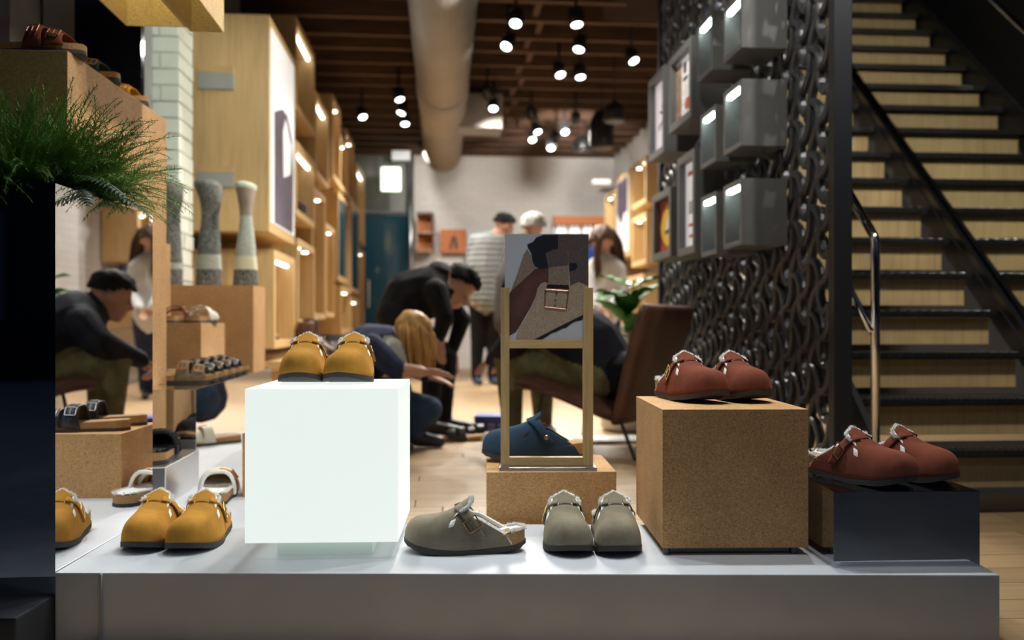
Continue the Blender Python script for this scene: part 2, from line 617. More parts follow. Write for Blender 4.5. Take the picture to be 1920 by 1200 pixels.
ORD = ('first second third fourth fifth sixth seventh eighth ninth tenth eleventh twelfth thirteenth fourteenth '
       'fifteenth sixteenth seventeenth eighteenth nineteenth twentieth').split()
# ------------------------------------------------------------------ the room shell
CEIL = 3.40
JB = 3.12      # underside of the joists
BACK = 13.0
rnd = random.Random(7)

def room_struct(name, mb, mat, smooth=False, bevel=0.0):
    return struct(build(mb, name, mat, None, (0, 0, 0), TH, smooth, bevel))

# floor: a slab with single planks laid across the room
floor = room_struct('floor', MB().box(-2.6, 4.2, 1.52, BACK, -0.2, -0.014), 'black_flat')
plank_me = {}
def plank_mesh(w):
    if w not in plank_me:
        me = MB().box(0.002, w - 0.002, 0.0015, 0.1285, -0.014, 0.0).done('plank', bevel=0.0012)
        me.materials.append(MATS['floor_oak'])
        plank_me[w] = me
    return plank_me[w]
far = MB()
d = 1.6
row = 0
while d < BACK - 0.05:
    x = -2.6 - rnd.choice((0.0, 0.4, 0.8, 1.2))
    while x < 4.1:
        w = rnd.choice((1.2, 1.5, 1.8))
        x0, x1 = max(x, -2.6), min(x + w, 4.2)
        if x1 - x0 > 0.1:
            if d < 4.7:
                o = link('plank', plank_mesh(round(x1 - x0, 2)), None, floor, (x0, d, 0))
            else:
                far.box(x0 + 0.002, x1 - 0.002, d + 0.0015, d + 0.1285, -0.014, 0.0)
        x += w
    d += 0.13
    row += 1
stuff(build(far, 'plank_field', 'floor_oak', floor))

room_struct('wall_left', MB().box(-1.75, -1.60, 3.4, BACK, 0, CEIL), 'plaster_grey')
room_struct('wall_back', MB().box(-0.42, 2.7, BACK, BACK + 0.15, 0, CEIL), 'brick_far')
room_struct('wall_right', MB().box(2.55, 2.70, 7.0, BACK, 0, CEIL), 'brick_far')
room_struct('wall_stair', MB().box(3.50, 3.62, 1.5, 7.0, 0, CEIL + 1.2), 'black_flat')
room_struct('wall_stair_end', MB().box(2.55, 3.6, 6.95, 7.1, 0, CEIL + 1.2), 'black_flat')
# front of the shop left of the display: wall returns
struct(build(MB().box(-2.3, -1.93, 3.5, 3.62, 0, CEIL), 'wall_return', 'plaster_grey'))
struct(build(MB().box(-1.93, -1.865, 3.56, 3.62, 0, CEIL), 'wall_recess', 'black_flat'))
struct(build(MB().box(-1.865, -1.742, 3.5, 3.62, 0, CEIL), 'wall_column', 'plaster_grey'))
gp = struct(build(MB().box(-1.738, -1.475, 3.50, 3.53, 0.3, CEIL), 'wall_panel', 'black_gloss'))
# back doorway of the left corner
room_struct('wall_door', MB().box(-1.7, -0.42, BACK + 0.25, BACK + 0.35, 0, CEIL), 'plaster_grey')

# ceiling: dark deck, wooden joists, bridging
ceil = room_struct('ceiling', MB().prism([(-2.4, 1.5), (1.52, 1.5), (1.52, 6.95), (3.6, 6.95), (3.6, BACK + 0.4), (-2.4, BACK + 0.4)], CEIL, CEIL + 0.06), 'deck_wood')
room_struct('ceiling_stairwell', MB().box(1.45, 3.62, 1.5, 7.1, CEIL + 1.2, CEIL + 1.26), 'deck_wood')
room_struct('wall_stairwell', MB().box(1.46, 1.52, 1.5, 7.1, CEIL + .06, CEIL + 1.2), 'black_flat')
jm = MB().box(-1.75, 3.5, -0.03, 0.03, JB, CEIL).done('joist'); jm.materials.append(MATS['joist_wood'])
js_ = MB().box(-1.75, 1.42, -0.03, 0.03, JB, CEIL).done('joist'); js_.materials.append(MATS['joist_wood'])
jd = 1.75
js = []
while jd < BACK:
    link('joist', jm if jd > 6.95 else js_, None, ceil, (0, jd, rnd.uniform(-0.012, 0.012)))
    js.append(jd)
    jd += 0.415
bm_ = MB().box(-0.025, 0.025, 0.03, 0.385, JB + 0.03, CEIL - 0.02).done('bridging'); bm_.materials.append(MATS['joist_wood'])
for i, j in enumerate(js[:-1]):
    link('bridging', bm_, None, ceil, (0.78 + (0.03 if i % 2 else -0.03), j, 0))
struct(ceil)

# window: pane, head and sill; street outside
struct(build(MB().box(-2.3, 2.4, 1.560, 1.566, -0.02, 3.0), 'window_1', 'pane_window'))
struct(build(MB().box(-2.4, 2.5, 1.50, 1.62, -0.14, -0.02), 'trim_1', 'black_flat'))
struct(build(MB().box(-2.4, 3.4, 1.50, 1.62, 3.0, 3.6), 'trim_2', 'black_flat'))
struct(build(MB().box(-2.3, -0.947, 1.68, 2.36, -0.02, 0.092), 'trim_3', 'iron_post', bevel=0.004))
struct(build(MB().box(-12, 12, -9, 1.50, -0.2, -0.14), 'pavement', 'concrete_dark'))
# across the street: a dark facade with windows, seen only as a mirror image
fac = struct(build(MB().box(-12, 12, -9.4, -9, -0.2, 6.5), 'wall_street', 'black_flat'))
wm_ = MB().box(-0.6, 0.6, 0, 0.06, 0, 1.5).done('window'); wm_.materials.append(MATS['teal_glass'])
for i in range(8):
    for j in range(3):
        link('window', wm_, None, fac, (-9.5 + i * 2.7, -9.0, 0.7 + j * 2.1))

# painted brick pier, laid brick by brick
pier = struct(build(MB().box(-0.44, -0.012, 0.012, 0.27, 0, CEIL), 'wall_pier', 'mortar_white', None, RM(-1.455, 5.0, 0), TH))
def brick_mesh(w, dpt):
    me = MB().box(0, w, 0, dpt, 0, 0.081).done('brick', bevel=0.004)
    me.materials.append(MATS['paint_white'])
    return me
bl, bs, bh = brick_mesh(0.21, 0.10), brick_mesh(0.10, 0.21), brick_mesh(0.10, 0.17)
z = 0.0
k = 0
while z < CEIL - 0.08:
    j = lambda: rnd.uniform(-0.004, 0.004)
    if k % 2 == 0:
        link('brick', bl, None, pier, (-0.21, j(), z)); link('brick', bl, None, pier, (-0.43, j(), z))
        link('brick', bh, None, pier, (-0.10 + j(), 0.105, z))
    else:
        link('brick', bs, None, pier, (-0.10 + j(), j(), z)); link('brick', bl, None, pier, (-0.32, j(), z))
        link('brick', bs, None, pier, (-0.43, j(), z))
        link('brick', brick_mesh(0.10, 0.06) if k == 1 else b6, None, pier, (-0.10 + j(), 0.215, z))
        if k == 1:
            b6 = pier.children[-1].data
    z += 0.090
    k += 1

# ------------------------------------------------------------------ air duct
prof = []
y = 2.0
while y < 11.55:
    prof += [(0.230, y), (0.242, y + 0.012), (0.230, y + 0.024)]
    y += 0.062
dt = thing('air_duct', 'fat silver spiral air duct running under the wooden ceiling', 'duct', RM(0, 0, 2.885), TH)
build(MB().lathe(prof, 32, 'y'), 'duct_pipe', 'duct', dt, smooth=False)
build(MB().lathe([(0.242, 8.2), (0.25, 8.22), (0.25, 8.30), (0.242, 8.32)], 32, 'y'), 'joint_collar', 'duct', dt)
build(MB().box(0.15, 0.62, 9.1, 9.5, -0.20, 0.16), 'side_branch', 'duct', dt, bevel=0.01)
build(MB().lathe([(0.238, 11.54), (0.2, 11.6), (0.1, 11.62)], 32, 'y'), 'end_cap', 'duct', dt, smooth=True)
for yy in (4.1, 7.0, 10.0):
    for xx in (-0.246, 0.24):
        build(MB().box(xx, xx + 0.006, yy, yy + 0.03, 0, 0.5), 'hanger_strap', 'steel_dark', dt)

# ------------------------------------------------------------------ ceiling spotlights
house_me = MB().lathe([(0.030, 0.13), (0.046, 0.12), (0.05, 0.0), (0.046, 0.0), (0.043, 0.012)], 20).done('housing', True)
house_me.materials.append(MATS['black_plastic'])
lens_me = MB().lathe([(0.040, 0.006), (0.040, 0.009)], 20).done('lens'); lens_me.materials.append(MATS['lamp_lens'])
yoke_me = MB().box(-0.055, -0.05, -0.012, 0.012, 0.05, 0.17).box(0.05, 0.055, -0.012, 0.012, 0.05, 0.17).box(-0.055, 0.055, -0.012, 0.012, 0.165, 0.17).done('yoke')
yoke_me.materials.append(MATS['black_plastic'])
stem_me = MB().lathe([(0.012, 0.168), (0.012, 0.605)], 10).done('stem'); stem_me.materials.append(MATS['black_plastic'])
deg_ = math.radians
lamp_data = {}
def spot_data(power, size, blend=0.5, color=(1.0, 0.93, 0.84)):
    k = (power, size, blend, color)
    if k not in lamp_data:
        l = bpy.data.lights.new('spot', 'SPOT')
        l.energy = power
        l.spot_size = math.radians(size)
        l.spot_blend = blend
        l.shadow_soft_size = 0.04
        l.color = color
        lamp_data[k] = l
    return lamp_data[k]

def spotlight(loc, aim, label, group, power, size=95, blend=0.6, color=(1.0, 0.93, 0.84), cat='spotlight'):
    loc = Vector(loc)
    t = thing('ceiling_spotlight', label, cat, loc, 0, group)
    link('stem', stem_me, None, t)
    dv = (Vector(aim) - loc).normalized()
    q = dv.to_track_quat('-Z', 'Y')
    e = q.to_euler()
    # turn about the yoke's pivot
    piv = Vector((0, 0, 0.10))
    off = piv - q @ Vector((0, 0, 0.06))
    h = link('housing', house_me, None, t, off, e)
    link('lens', lens_me, None, h)
    link('yoke', yoke_me, None, t, (0, 0, 0), (0, 0, math.atan2(dv.y, dv.x) + PI / 2))
    lo = bpy.data.objects.new('spot_beam', spot_data(power, size, blend, color))
    COL.objects.link(lo)
    lo.parent = t
    lo.location = off + q @ Vector((0, 0, -0.02))
    lo.rotation_euler = e
    return t

right_px = [(955, 4), (968, 60), (1080, 60), (953, 103), (1087, 106), (1184, 128), (1048, 153), (1087, 156), (914, 192),
            (925, 215), (900, 235), (996, 230), (1079, 238), (1058, 258), (1006, 257), (997, 272), (1040, 272), (1033, 287)]
left_px = [(747, 197), (755, 222), (759, 242), (792, 287), (678, 230)]
ra = random.Random(3)
for side, pts in (('right', right_px), ('left', left_px)):
    for i, (x, y) in enumerate(sorted(pts, key=lambda p: p[1])):
        D = FPX * (2.80 - HZ) / (HORY - y)
        p = P(x, y, D)
        p.z = 2.80
        aim = p + Vector((ra.uniform(-0.9, 0.9), -ra.uniform(0.5, 1.6), -2.2))
        if D > 8.7 and i % 4 == 0:
            aim = Vector((p.x, 13.0, 1.7))
        if (x, y) in ((914, 192), (996, 230)):
            aim = p + Vector((0.6, 1.6, -2.0))
        spotlight(p, aim, 'black ceiling spotlight %s of the silver duct, %s from the top of the photo' % (side, ORD[i]),
                  'ceiling spotlights', E_SHOP)

# display spots above the frame; unseen spots added for tower top, pier and stairs
for i, (loc, aim, pw, col) in enumerate([
        ((-0.55, 2.55, 2.55), (-0.62, 1.98, 0.15), E_TRACK, (0.90, 0.97, 1.0)),
        ((0.15, 2.50, 2.55), (0.12, 2.0, 0.15), E_TRACK, (0.90, 0.97, 1.0)),
        ((0.75, 2.50, 2.55), (0.55, 2.05, 0.3), E_TRACK, (1.0, 0.95, 0.88)),
        ((-0.25, 3.1, 2.60), (-1.3, 2.9, 0.75), E_TRACK * 1.5, (1.0, 0.95, 0.86)),
        ((-0.35, 4.3, 2.62), (-1.45, 4.5, 0.8), E_TRACK * 1.5, (1.0, 0.95, 0.86)),
        ((0.20, 5.2, 2.62), (-1.6, 5.6, 1.6), E_TRACK * 1.6, (1.0, 0.95, 0.86)),
        ((-0.2, 2.42, 2.52), (-1.28, 2.50, 1.40), E_TRACK * .55, (1.0, 0.95, 0.88)),  # added, unseen: brightens the sandals on the tower top
        ((-0.9, 3.5, 2.62), (-1.85, 5.0, 1.5), E_TRACK * .9, (0.95, 1.0, 0.90)),  # added, unseen: brightens the brick pier and sock fronts
        ((-0.15, 1.70, 2.55), (-0.28, 2.15, 0.30), E_TRACK * .40, (0.95, 0.97, 1.0)),
        ((0.35, 1.70, 2.55), (0.30, 2.25, 0.45), E_TRACK * .40, (0.95, 0.97, 1.0)),
        ((0.95, 1.70, 2.55), (0.75, 2.05, 0.35), E_TRACK * .40, (1.0, 0.95, 0.88))]):
    spotlight(loc, aim, 'unseen black spotlight above the window display, %s from the left' % ORD[i], 'window display spotlights', pw, 50 if loc[1] < 1.8 else 70, 0.7, col)

for i, (loc, aim) in enumerate([((1.85, 1.75, 3.1), (2.05, 3.6, 0.6)), ((2.35, 1.75, 3.3), (2.3, 4.4, 1.5)), ((2.9, 1.75, 3.3), (2.9, 4.9, 2.0)), ((0.55, 2.6, 2.6), (1.43, 3.5, 1.7)), ((0.7, 4.0, 2.6), (1.35, 4.6, 2.0))]):  # unseen spots, added to brighten risers and scrollwork
    spotlight(RM(*loc), RM(*aim), 'unseen added spotlight brightening the stairs and iron screen, %s from the window' % ORD[i], 'added stair spotlights', E_STAIR if i < 3 else E_STAIR * .6, 75 if i < 3 else 52, 0.8)
# unseen street lamp, added behind the camera to light the plinth front
sl = thing('added_street_lamp', 'unseen street lamp added outside to light the plinth front', 'street lamp', (2.6, -2.2, -0.14), 0)
build(MB().tube([(0, 0, 0), (0, 0, 4.2), (-.3, .4, 4.5)], .05, 10), 'pole', 'iron_post', sl)
build(MB().box(-.45, -.15, .3, .6, 4.42, 4.52), 'lamp_head', 'iron_post', sl)
build(MB().box(-.43, -.17, .32, .58, 4.41, 4.42), 'lens', 'lamp_lens', sl)
lo = bpy.data.objects.new('lamp_beam', spot_data(32.0, 150, 0.5, (0.86, 0.92, 1.0))); COL.objects.link(lo); lo.parent = sl; lo.location = (-.3, .45, 4.38); lo.rotation_euler = (deg_(28), 0, 0)

# hanging black pendant speakers
for i, (x, y, D, r, h) in enumerate([(1152, 228, 8.3, 0.10, 0.17), (1128, 278, 9.2, 0.13, 0.38), (1093, 284, 10.6, 0.12, 0.17)]):
    p = P(x, y, D)
    t = thing('pendant_speaker', ['short black pendant speaker nearest the ceiling', 'tall black cylinder pendant speaker, lowest of three',
              'black pendant speaker farthest back by the right wall'][i], 'speaker', p, 0, 'pendant speakers')
    build(MB().lathe([(r * 0.95, 0), (r, 0.02), (r, h * 0.7), (r * 0.55, h), (0.02, h + 0.02)], 24), 'shell', 'black_plastic', t, smooth=True)
    build(MB().lathe([(r * 0.9, -0.004), (r * 0.9, 0.002)], 24), 'grille', 'steel_dark', t)
    build(MB().tube([(0, 0, h), (0, 0, CEIL + .01 - p.z)], 0.008, 6), 'cable', 'black_plastic', t)

# ------------------------------------------------------------------ staircase
RISE, GO = 0.178, 0.187
D1 = 3.31
NST = 17
LM0, LM1 = 1.63, 2.455        # near flight, left and right end of its treads
LR1 = 3.36
def nose_d(k, L):
    return D1 + GO * (k - 1) - 0.145
st = thing('staircase', 'black iron staircase with studded treads and pale oak risers', 'staircase', (0, 0, 0), TH)
def tread(l0, l1):
    mb = MB().box(l0, l1, 0, 0.265, -0.028, 0)
    n = int((l1 - l0) / 0.024)
    for i in range(n):      # raised lozenges of the chequer plate at the nosing
        xx = l0 + (i + 0.5) * (l1 - l0) / n
        s = 1 if i % 2 else -1
        for yy in (0.012, 0.036, 0.060):
            c = (xx, yy, 0)
            mb.quadbox([(xx - 0.008, yy - 0.004 * s - 0.003, -0.001), (xx + 0.008, yy + 0.004 * s - 0.003, -0.001),
                        (xx + 0.008, yy + 0.004 * s + 0.003, -0.001), (xx - 0.008, yy - 0.004 * s + 0.003, -0.001),
                        (xx - 0.005, yy - 0.0025 * s - 0.001, 0.004), (xx + 0.005, yy + 0.0025 * s - 0.001, 0.004),
                        (xx + 0.005, yy + 0.0025 * s + 0.001, 0.004), (xx - 0.005, yy - 0.0025 * s + 0.001, 0.004)])
        mb.quadbox([(xx - 0.008, -0.004, -0.018 - 0.004 * s), (xx + 0.008, -0.004, -0.018 + 0.004 * s), (xx + 0.008, 0.001, -0.018 + 0.004 * s), (xx - 0.008, 0.001, -0.018 - 0.004 * s),
                    (xx - 0.008, -0.004, -0.012 - 0.004 * s), (xx + 0.008, -0.004, -0.012 + 0.004 * s), (xx + 0.008, 0.001, -0.012 + 0.004 * s), (xx - 0.008, 0.001, -0.012 - 0.004 * s)])
    me = mb.done('tread')
    me.materials.append(MATS['tread_iron'])
    return me
ta, tb = tread(LM0, LM1), tread(LM1 + 0.09, LR1)
ra_, rb_ = [MB().box(l0 + 0.006, l1 - 0.012, 0.045, 0.063, -0.148, -0.03).done('riser') for l0, l1 in ((LM0, LM1), (LM1 + 0.09, LR1))]
for me in (ra_, rb_):
    me.materials.append(MATS['riser_oak'])
for k in range(1, NST + 1):
    for tm, rm in ((ta, ra_), (tb, rb_)):
        t_ = link('tread', tm, None, st, (0, nose_d(k, 2), RISE * k))
        r_ = link('riser', rm, None, st, (0, nose_d(k, 2), RISE * k))
base = MB().box(LM0, LR1, D1 - 0.40, D1 + 0.12, 0.0, 0.012)
build(base, 'floor_plate', 'tread_iron', st)

def stringer(l0, l1, lo, hi, name='stringer', k0=0.25, k1=NST + 0.6, mat='iron_post'):
    ya, yb = nose_d(k0, 2), nose_d(k1, 2)
    za, zb = RISE * k0, RISE * k1
    mb = MB()
    mb.quadbox([(l0, ya, max(za + lo, 0)), (l1, ya, max(za + lo, 0)), (l1, yb, zb + lo), (l0, yb, zb + lo),
                (l0, ya, za + hi), (l1, ya, za + hi), (l1, yb, zb + hi), (l0, yb, zb + hi)])
    return build(mb, name, mat, st)
stringer(1.595, 1.620, -0.26, 0.055)
stringer(LM1 + 0.005, LM1 + 0.085, -0.26, 0.02)
stringer(LM1 + 0.010, LM1 + 0.035, 0.02, 0.075, 'glass_channel', mat='steel_dark')
stringer(LM1 + 0.055, LM1 + 0.080, 0.02, 0.075, 'glass_channel', mat='steel_dark')
stringer(LR1 + 0.005, LR1 + 0.035, -0.26, 0.07)
for i in range(4):          # glass balustrade panels
    ka, kb = 0.6 + i * 4.3, 0.6 + (i + 1) * 4.3 - 0.06
    ya, yb, za, zb = nose_d(ka, 2), nose_d(kb, 2), RISE * ka, RISE * kb
    l0, l1 = LM1 + 0.040, LM1 + 0.050
    m2 = MB()
    m2.quadbox([(l0, ya, za + 0.03), (l1, ya, za + 0.03), (l1, yb, zb + 0.03), (l0, yb, zb + 0.03),
                       (l0, ya, za + 0.98), (l1, ya, za + 0.98), (l1, yb, zb + 0.98), (l0, yb, zb + 0.98)])
    build(m2, 'glass_panel', 'pane_clear', st)

def rail(name, label, pts, r, mat, sub=()):
    t = thing(name, label, 'handrail', RM(0, 0, 0), TH)
    build(MB().tube(pts, r, 12), 'rail', mat, t, smooth=True)
    for n_, pp, rr in sub:
        build(MB().tube(pp, rr, 12), n_, mat, t, smooth=True)
    return t
def rp(L, k, up):
    return (L, nose_d(k, 2), RISE * k + up)
pd_, pz = nose_d(0.55, 2), 0.965
rail('stair_handrail', 'polished chrome tube handrail with upright post at the foot of the stairs',
     [(1.565, pd_, 0.0), (1.565, pd_, pz - 0.01), (1.565, pd_ + 0.01, pz + 0.01), (1.565, pd_ + 0.6, pz + 0.6 * RISE / GO)], 0.0165, 'chrome',
     [('lower_rail', [(1.550, pd_ - 0.005, 0.625), (1.550, pd_ + 0.6, 0.625 + 0.6 * RISE / GO)], 0.013),
      ('foot_flange', [(1.565, pd_, 0.0), (1.565, pd_, 0.015)], 0.04)])
rail('wall_handrail', 'dark tube handrail along the black wall right of the stairs',
     [rp(LR1 - 0.06, 3, 0.63), rp(LR1 - 0.06, 17, 0.63)], 0.018, 'chrome', [('bracket', [rp(LR1 - 0.06, 14, 0.63), rp(LR1 + 0.1, 14, 0.56)], 0.008)])

# ------------------------------------------------------------------ iron scroll screen beside the stairs
LS = 1.45
SC0, SC1 = 3.19, 5.75
screen = thing('scroll_screen', 'tall black cast iron screen of interlocking scrolls beside the stairs', 'screen', RM(LS, 0, 0), TH)
PU, PV = 0.18, 0.21
a_ = spline([(0, 0), (.025, .010), (.062, -.010), (.088, -.05), (.092, -.09)], 9)
b_ = spline([(.092, -.09), (.086, -.12), (.098, -.155), (.125, -.185), (.152, -.190), (.18, -.165)], 9)
c_ = spline([(.18, -.165), (.182, -.20), (.170, -.25), (.138, -.287), (.092, -.30)], 9)
e_ = spline([(.092, -.09), (.05, -.118), (.016, -.160), (0, -.21)], 8)
sc_mb = MB()
f3 = lambda u, v, w: (w, -u, v)
for pth in (a_, b_, c_, e_):
    sc_mb.ribbon2d(pth, lambda s: 0.027, f3, 0.034)
scroll_me = sc_mb.done('scroll')
scroll_me.materials.append(MATS['iron'])
cols = int((SC1 - SC0) / PU)
for c in range(cols):
    for r in range(0, 17):
        z = 0.10 + r * PV - (c * 0.165) % PV
        if z < 0.22 or z > JB + 0.15:
            continue
        link('scroll', scroll_me, None, screen, (0, SC1 - c * PU, z))
build(MB().box(-0.012, 0.058, SC0 - 0.05, SC0, 0, CEIL), 'post', 'iron_post', screen, bevel=0.003)
build(MB().box(-0.012, 0.058, SC1 + 0.01, SC1 + 0.06, 0, CEIL), 'post', 'iron_post', screen, bevel=0.003)
build(MB().box(0.0, 0.045, SC0, SC1 + 0.02, 0.0, 0.05), 'bottom_rail', 'iron_post', screen)
# ------------------------------------------------------------------ display cases
def open_case(name, label, L0, L1, d0, d1, z0, z1, wall, face, mat, felt, th=0.03, led='led', group=None, bar=True, cat='display case', pane=False):
    """a box hung on a wall, open towards the room. face = +1: opening looks to +L, -1: to -L"""
    t = thing(name, label, cat, RM((L0 + L1) / 2, (d0 + d1) / 2, z0), TH, group)
    w, dp, h = (L1 - L0) / 2, (d1 - d0) / 2, z1 - z0
    mb = MB()
    mb.box(-w, w, -dp, -dp + th, 0, h)
    mb.box(-w, w, dp - th, dp, 0, h)
    mb.box(-w, w, -dp + th, dp - th, 0, th)
    mb.box(-w, w, -dp + th, dp - th, h - th, h)
    build(mb, 'shell', mat, t, bevel=0.0015)
    b0, b1 = (-w, -w + 0.02) if face > 0 else (w - 0.02, w)
    build(MB().box(b0, b1, -dp + th, dp - th, th, h - th), 'back_panel', felt, t)
    if led:
        e = w - 0.055 if face > 0 else -w + (0.035 if th > .03 else 0.004)
        if bar:
            build(MB().box(e, e + 0.02, -dp + th + 0.02, dp - th - 0.02, h - th - 0.018, h - th - 0.001), 'light_strip', led, t)
        else:
            for yy in (-dp * 0.45, dp * 0.45):
                build(MB().lathe([(0.024, h - th - 0.012), (0.024, h - th - 0.001)], 14, c=(e + 0.01, yy, 0)), 'downlight', 'spot_warm', t)
    if pane:
        p = w - 0.012 if face > 0 else -w + 0.006
        build(MB().box(p, p + 0.006, -dp + th, dp - th, th, h - th), 'pane', 'teal_glass', t)
    return t

def inner(L0, L1, d0, d1, z0, th=0.03):
    return RM((L0 + L1) / 2, (d0 + d1) / 2, z0 + th)

# oak cases along the left wall: (near edge, far edge, bottom, top, kind, words)
LF, LB = -1.05, -1.595
def dep(x):
    return FPX * 1.08 / (830 - x)
OAK = 'oak wall cases on the left'
cases = [
    (6.42, 7.36, 2.20, 2.87, 'bar', 'topmost oak wall case with a long light bar, behind the trouser poster'),
    (6.42, 7.36, 1.44, 1.98, 'bar', 'oak wall case holding a dark boot under a light bar'),
    (5.60, 6.38, 0.50, 1.12, 'bar', 'low oak wall case with grey felt back beside the tall cork block'),
    (6.50, 7.36, 0.64, 1.28, 'dots', 'second low oak wall case from the window, grey felt back'),
    (7.42, 8.25, 1.90, 2.60, 'bar', 'upper oak wall case with short light bar, third column from the window'),
    (7.42, 8.25, 0.70, 1.82, 'dots', 'tall slim oak wall case under the short light bar case'),
    (8.30, 8.95, 2.02, 2.80, 'dots', 'upper oak wall case with two small downlights, fourth column'),
    (8.30, 8.95, 0.72, 1.60, 'dots', 'lower oak wall case of the fourth column'),
    (9.00, 9.90, 1.10, 2.00, 'pane', 'oak wall case closed by dark blue glass, fifth column'),
    (9.00, 9.90, 2.06, 2.62, 'dots', 'upper oak wall case above the dark blue glass'),
    (9.00, 9.90, 0.55, 1.04, 'dots', 'small low oak wall case beneath the dark blue glass'),
    (9.96, 10.9, 1.02, 2.05, 'pane', 'farther oak wall case closed by dark blue glass'),
    (9.96, 10.9, 2.10, 2.85, 'dots', 'upper oak wall case with two downlights, sixth column'),
    (9.96, 10.9, 0.55, 0.96, 'dots', 'low oak wall case of the sixth column'),
    (10.96, 12.0, 1.70, 2.65, 'bar', 'upper oak wall case farthest back by the lit sign'),
    (10.96, 12.0, 0.60, 1.62, 'dots', 'lower oak wall case farthest back by the lit sign'),
]
for (d0, d1, z0, z1, kind, lab) in cases:
    off = 0.0 if kind == 'bar' else rnd.choice((0.0, 0.03, -0.03))
    open_case('oak_wall_case', lab, LB, LF + off, d0, d1, z0, z1, -1, 1, 'oak_z', 'felt', 0.05,
              'led' if kind != 'pane' else None, OAK, kind == 'bar', pane=(kind == 'pane'))

# the tall trouser poster light box with its two felt-fronted stubs
t = thing('poster_case', 'tall oak light box with white and black trouser poster on its side', 'light box', RM(-1.31, 5.90, 1.216), TH)
build(MB().box(-0.26, 0.26, -0.46, 0.46, 0, 1.315), 'body', 'oak_z', t, bevel=0.002)
ps = build(MB().box(0.258, 0.266, -0.42, 0.42, 0.06, 1.255), 'poster', 'lightbox_oak', t)
def side_poly(pts, x, name, mat, par, thick=0.002, sgn=1):
    build(MB().slab([(x, a, b) for a, b in pts], (sgn, 0, 0), thick), name, mat, par)
side_poly([(-0.33, 0.07), (0.34, 0.07), (0.36, 0.50), (0.30, 0.72), (0.12, 0.84), (-0.05, 0.84), (-0.33, 0.76)], 0.2665, 'print_trousers', 'print_violet', ps)
side_poly([(-0.02, 0.40), (0.22, 0.46), (0.26, 0.66), (0.05, 0.80), (-0.04, 0.70)], 0.2690, 'print_highlight', 'lightbox_oak', ps)
for i, (x0, x1, y0, y1) in enumerate([(371, 437, 124, 167), (369, 437, 312, 350)]):
    D = 5.30
    a = P(x0, y1, D); b = P(x1, y0, D)
    tt = thing('wall_shelf_block', ['small oak and felt wall shelf, upper one beside the white brick pier', 'small oak and felt wall shelf just above the knit socks'][i],
               'shelf', ((a.x + b.x) / 2, D, a.z), TH, 'felt wall shelves')
    w, h = (b.x - a.x) / 2, b.z - a.z
    build(MB().box(-w, w, 0, 0.15, h * 0.72, h), 'top_board', 'oak_x', tt, bevel=0.002)
    build(MB().box(-w, w, 0, 0.15, 0, h * 0.72), 'felt_block', 'felt', tt, bevel=0.002)

# low oak bench under the cases
t = thing('wall_bench', 'long low oak bench running under the wall cases', 'bench', RM(-1.28, 9.0, 0), TH)
build(MB().box(-0.31, 0.42, -3.35, 3.0, 0.36, 0.42), 'bench_top', 'oak_y', t, bevel=0.003)
build(MB().box(-0.31, 0.36, -3.30, 2.95, 0.0, 0.36), 'bench_front', 'oak_y', t)

# back doorway: teal glass door, lit sign
t = thing('glass_door', 'dark teal glass door in the far left corner', 'door', RM(-0.80, BACK + 0.05, 0), TH)
build(MB().box(-0.36, 0.36, 0, 0.02, 0.05, 2.25), 'glass', 'teal_glass', t)
build(MB().box(-0.40, -0.36, -0.02, 0.05, 0, 2.3).box(0.36, 0.40, -0.02, 0.05, 0, 2.3).box(-0.36, 0.36, -0.02, 0.05, 2.25, 2.3).box(-0.36, 0.36, -0.02, 0.05, 0, 0.05), 'door_frame', 'iron_post', t)
build(MB().tube([(-0.28, -0.06, 0.9), (-0.28, -0.06, 1.3)], 0.012, 8), 'pull_handle', 'chrome', t)
p = P(733, 358, 12.4)
t = thing('lit_sign', 'glowing pale green sign box hanging in the far left corner', 'sign', p, TH)
build(MB().box(-0.135, 0.135, -0.03, 0.03, 0, 0.33), 'sign_box', 'sign_glow', t, bevel=0.01)
build(MB().tube([(0, 0, 0.33), (0, 0, JB - p.z)], 0.008, 6), 'rod', 'steel_dark', t)
p = P(752, 300, 12.7)
tag(build(MB().box(-0.13, 0.13, -0.05, 0.05, 0, 0.14), 'wall_lamp', 'lightbox_white', None, p, TH, bevel=0.01), 'small white box lamp above the teal door', 'lamp')
tag(build(MB().tube([(0, 0, 0), (0, 0, JB)], 0.035, 12), 'drain_pipe', 'steel', None, RM(-0.46, 12.85, 0), TH, True), 'vertical grey pipe at the left end of the back wall', 'pipe')

# back wall things
def on_back(x0, x1, y0, y1, D=12.85):
    a = P(x0, y1, D); b = P(x1, y0, D)
    return a, b
def back_panel(name, label, cat, x0, x1, y0, y1, mat, D=12.85, th=0.04, parts=()):
    a, b = on_back(x0, x1, y0, y1, D)
    c = Vector(((a.x + b.x) / 2, D, a.z))
    t = thing(name, label, cat, c, TH)
    w, h = (b.x - a.x) / 2, b.z - a.z
    build(MB().box(-w, w, 0, th, 0, h), 'panel', mat, t)
    for nm, u0, u1, v0, v1, m_, dy in parts:
        build(MB().box(-w + 2 * w * u0, -w + 2 * w * u1, -dy, 0.0, h * v0, h * v1), nm, m_, t)
    return t
t = back_panel('wall_poster', 'orange square poster with dark figure on the back wall', 'poster', 826, 874, 430, 474, 'orange_wall')
w = 48 / FPX * 12.85
build(MB().slab([(-0.06, -0.002, 0.05), (-0.02, -0.002, 0.05), (0.0, -0.002, 0.17), (0.03, -0.002, 0.05), (0.07, -0.002, 0.05), (0.05, -0.002, 0.22), (0.01, -0.002, 0.26), (-0.03, -0.002, 0.22)], (0, -1, 0), 0.004), 'print_figure', 'print_brown', t)
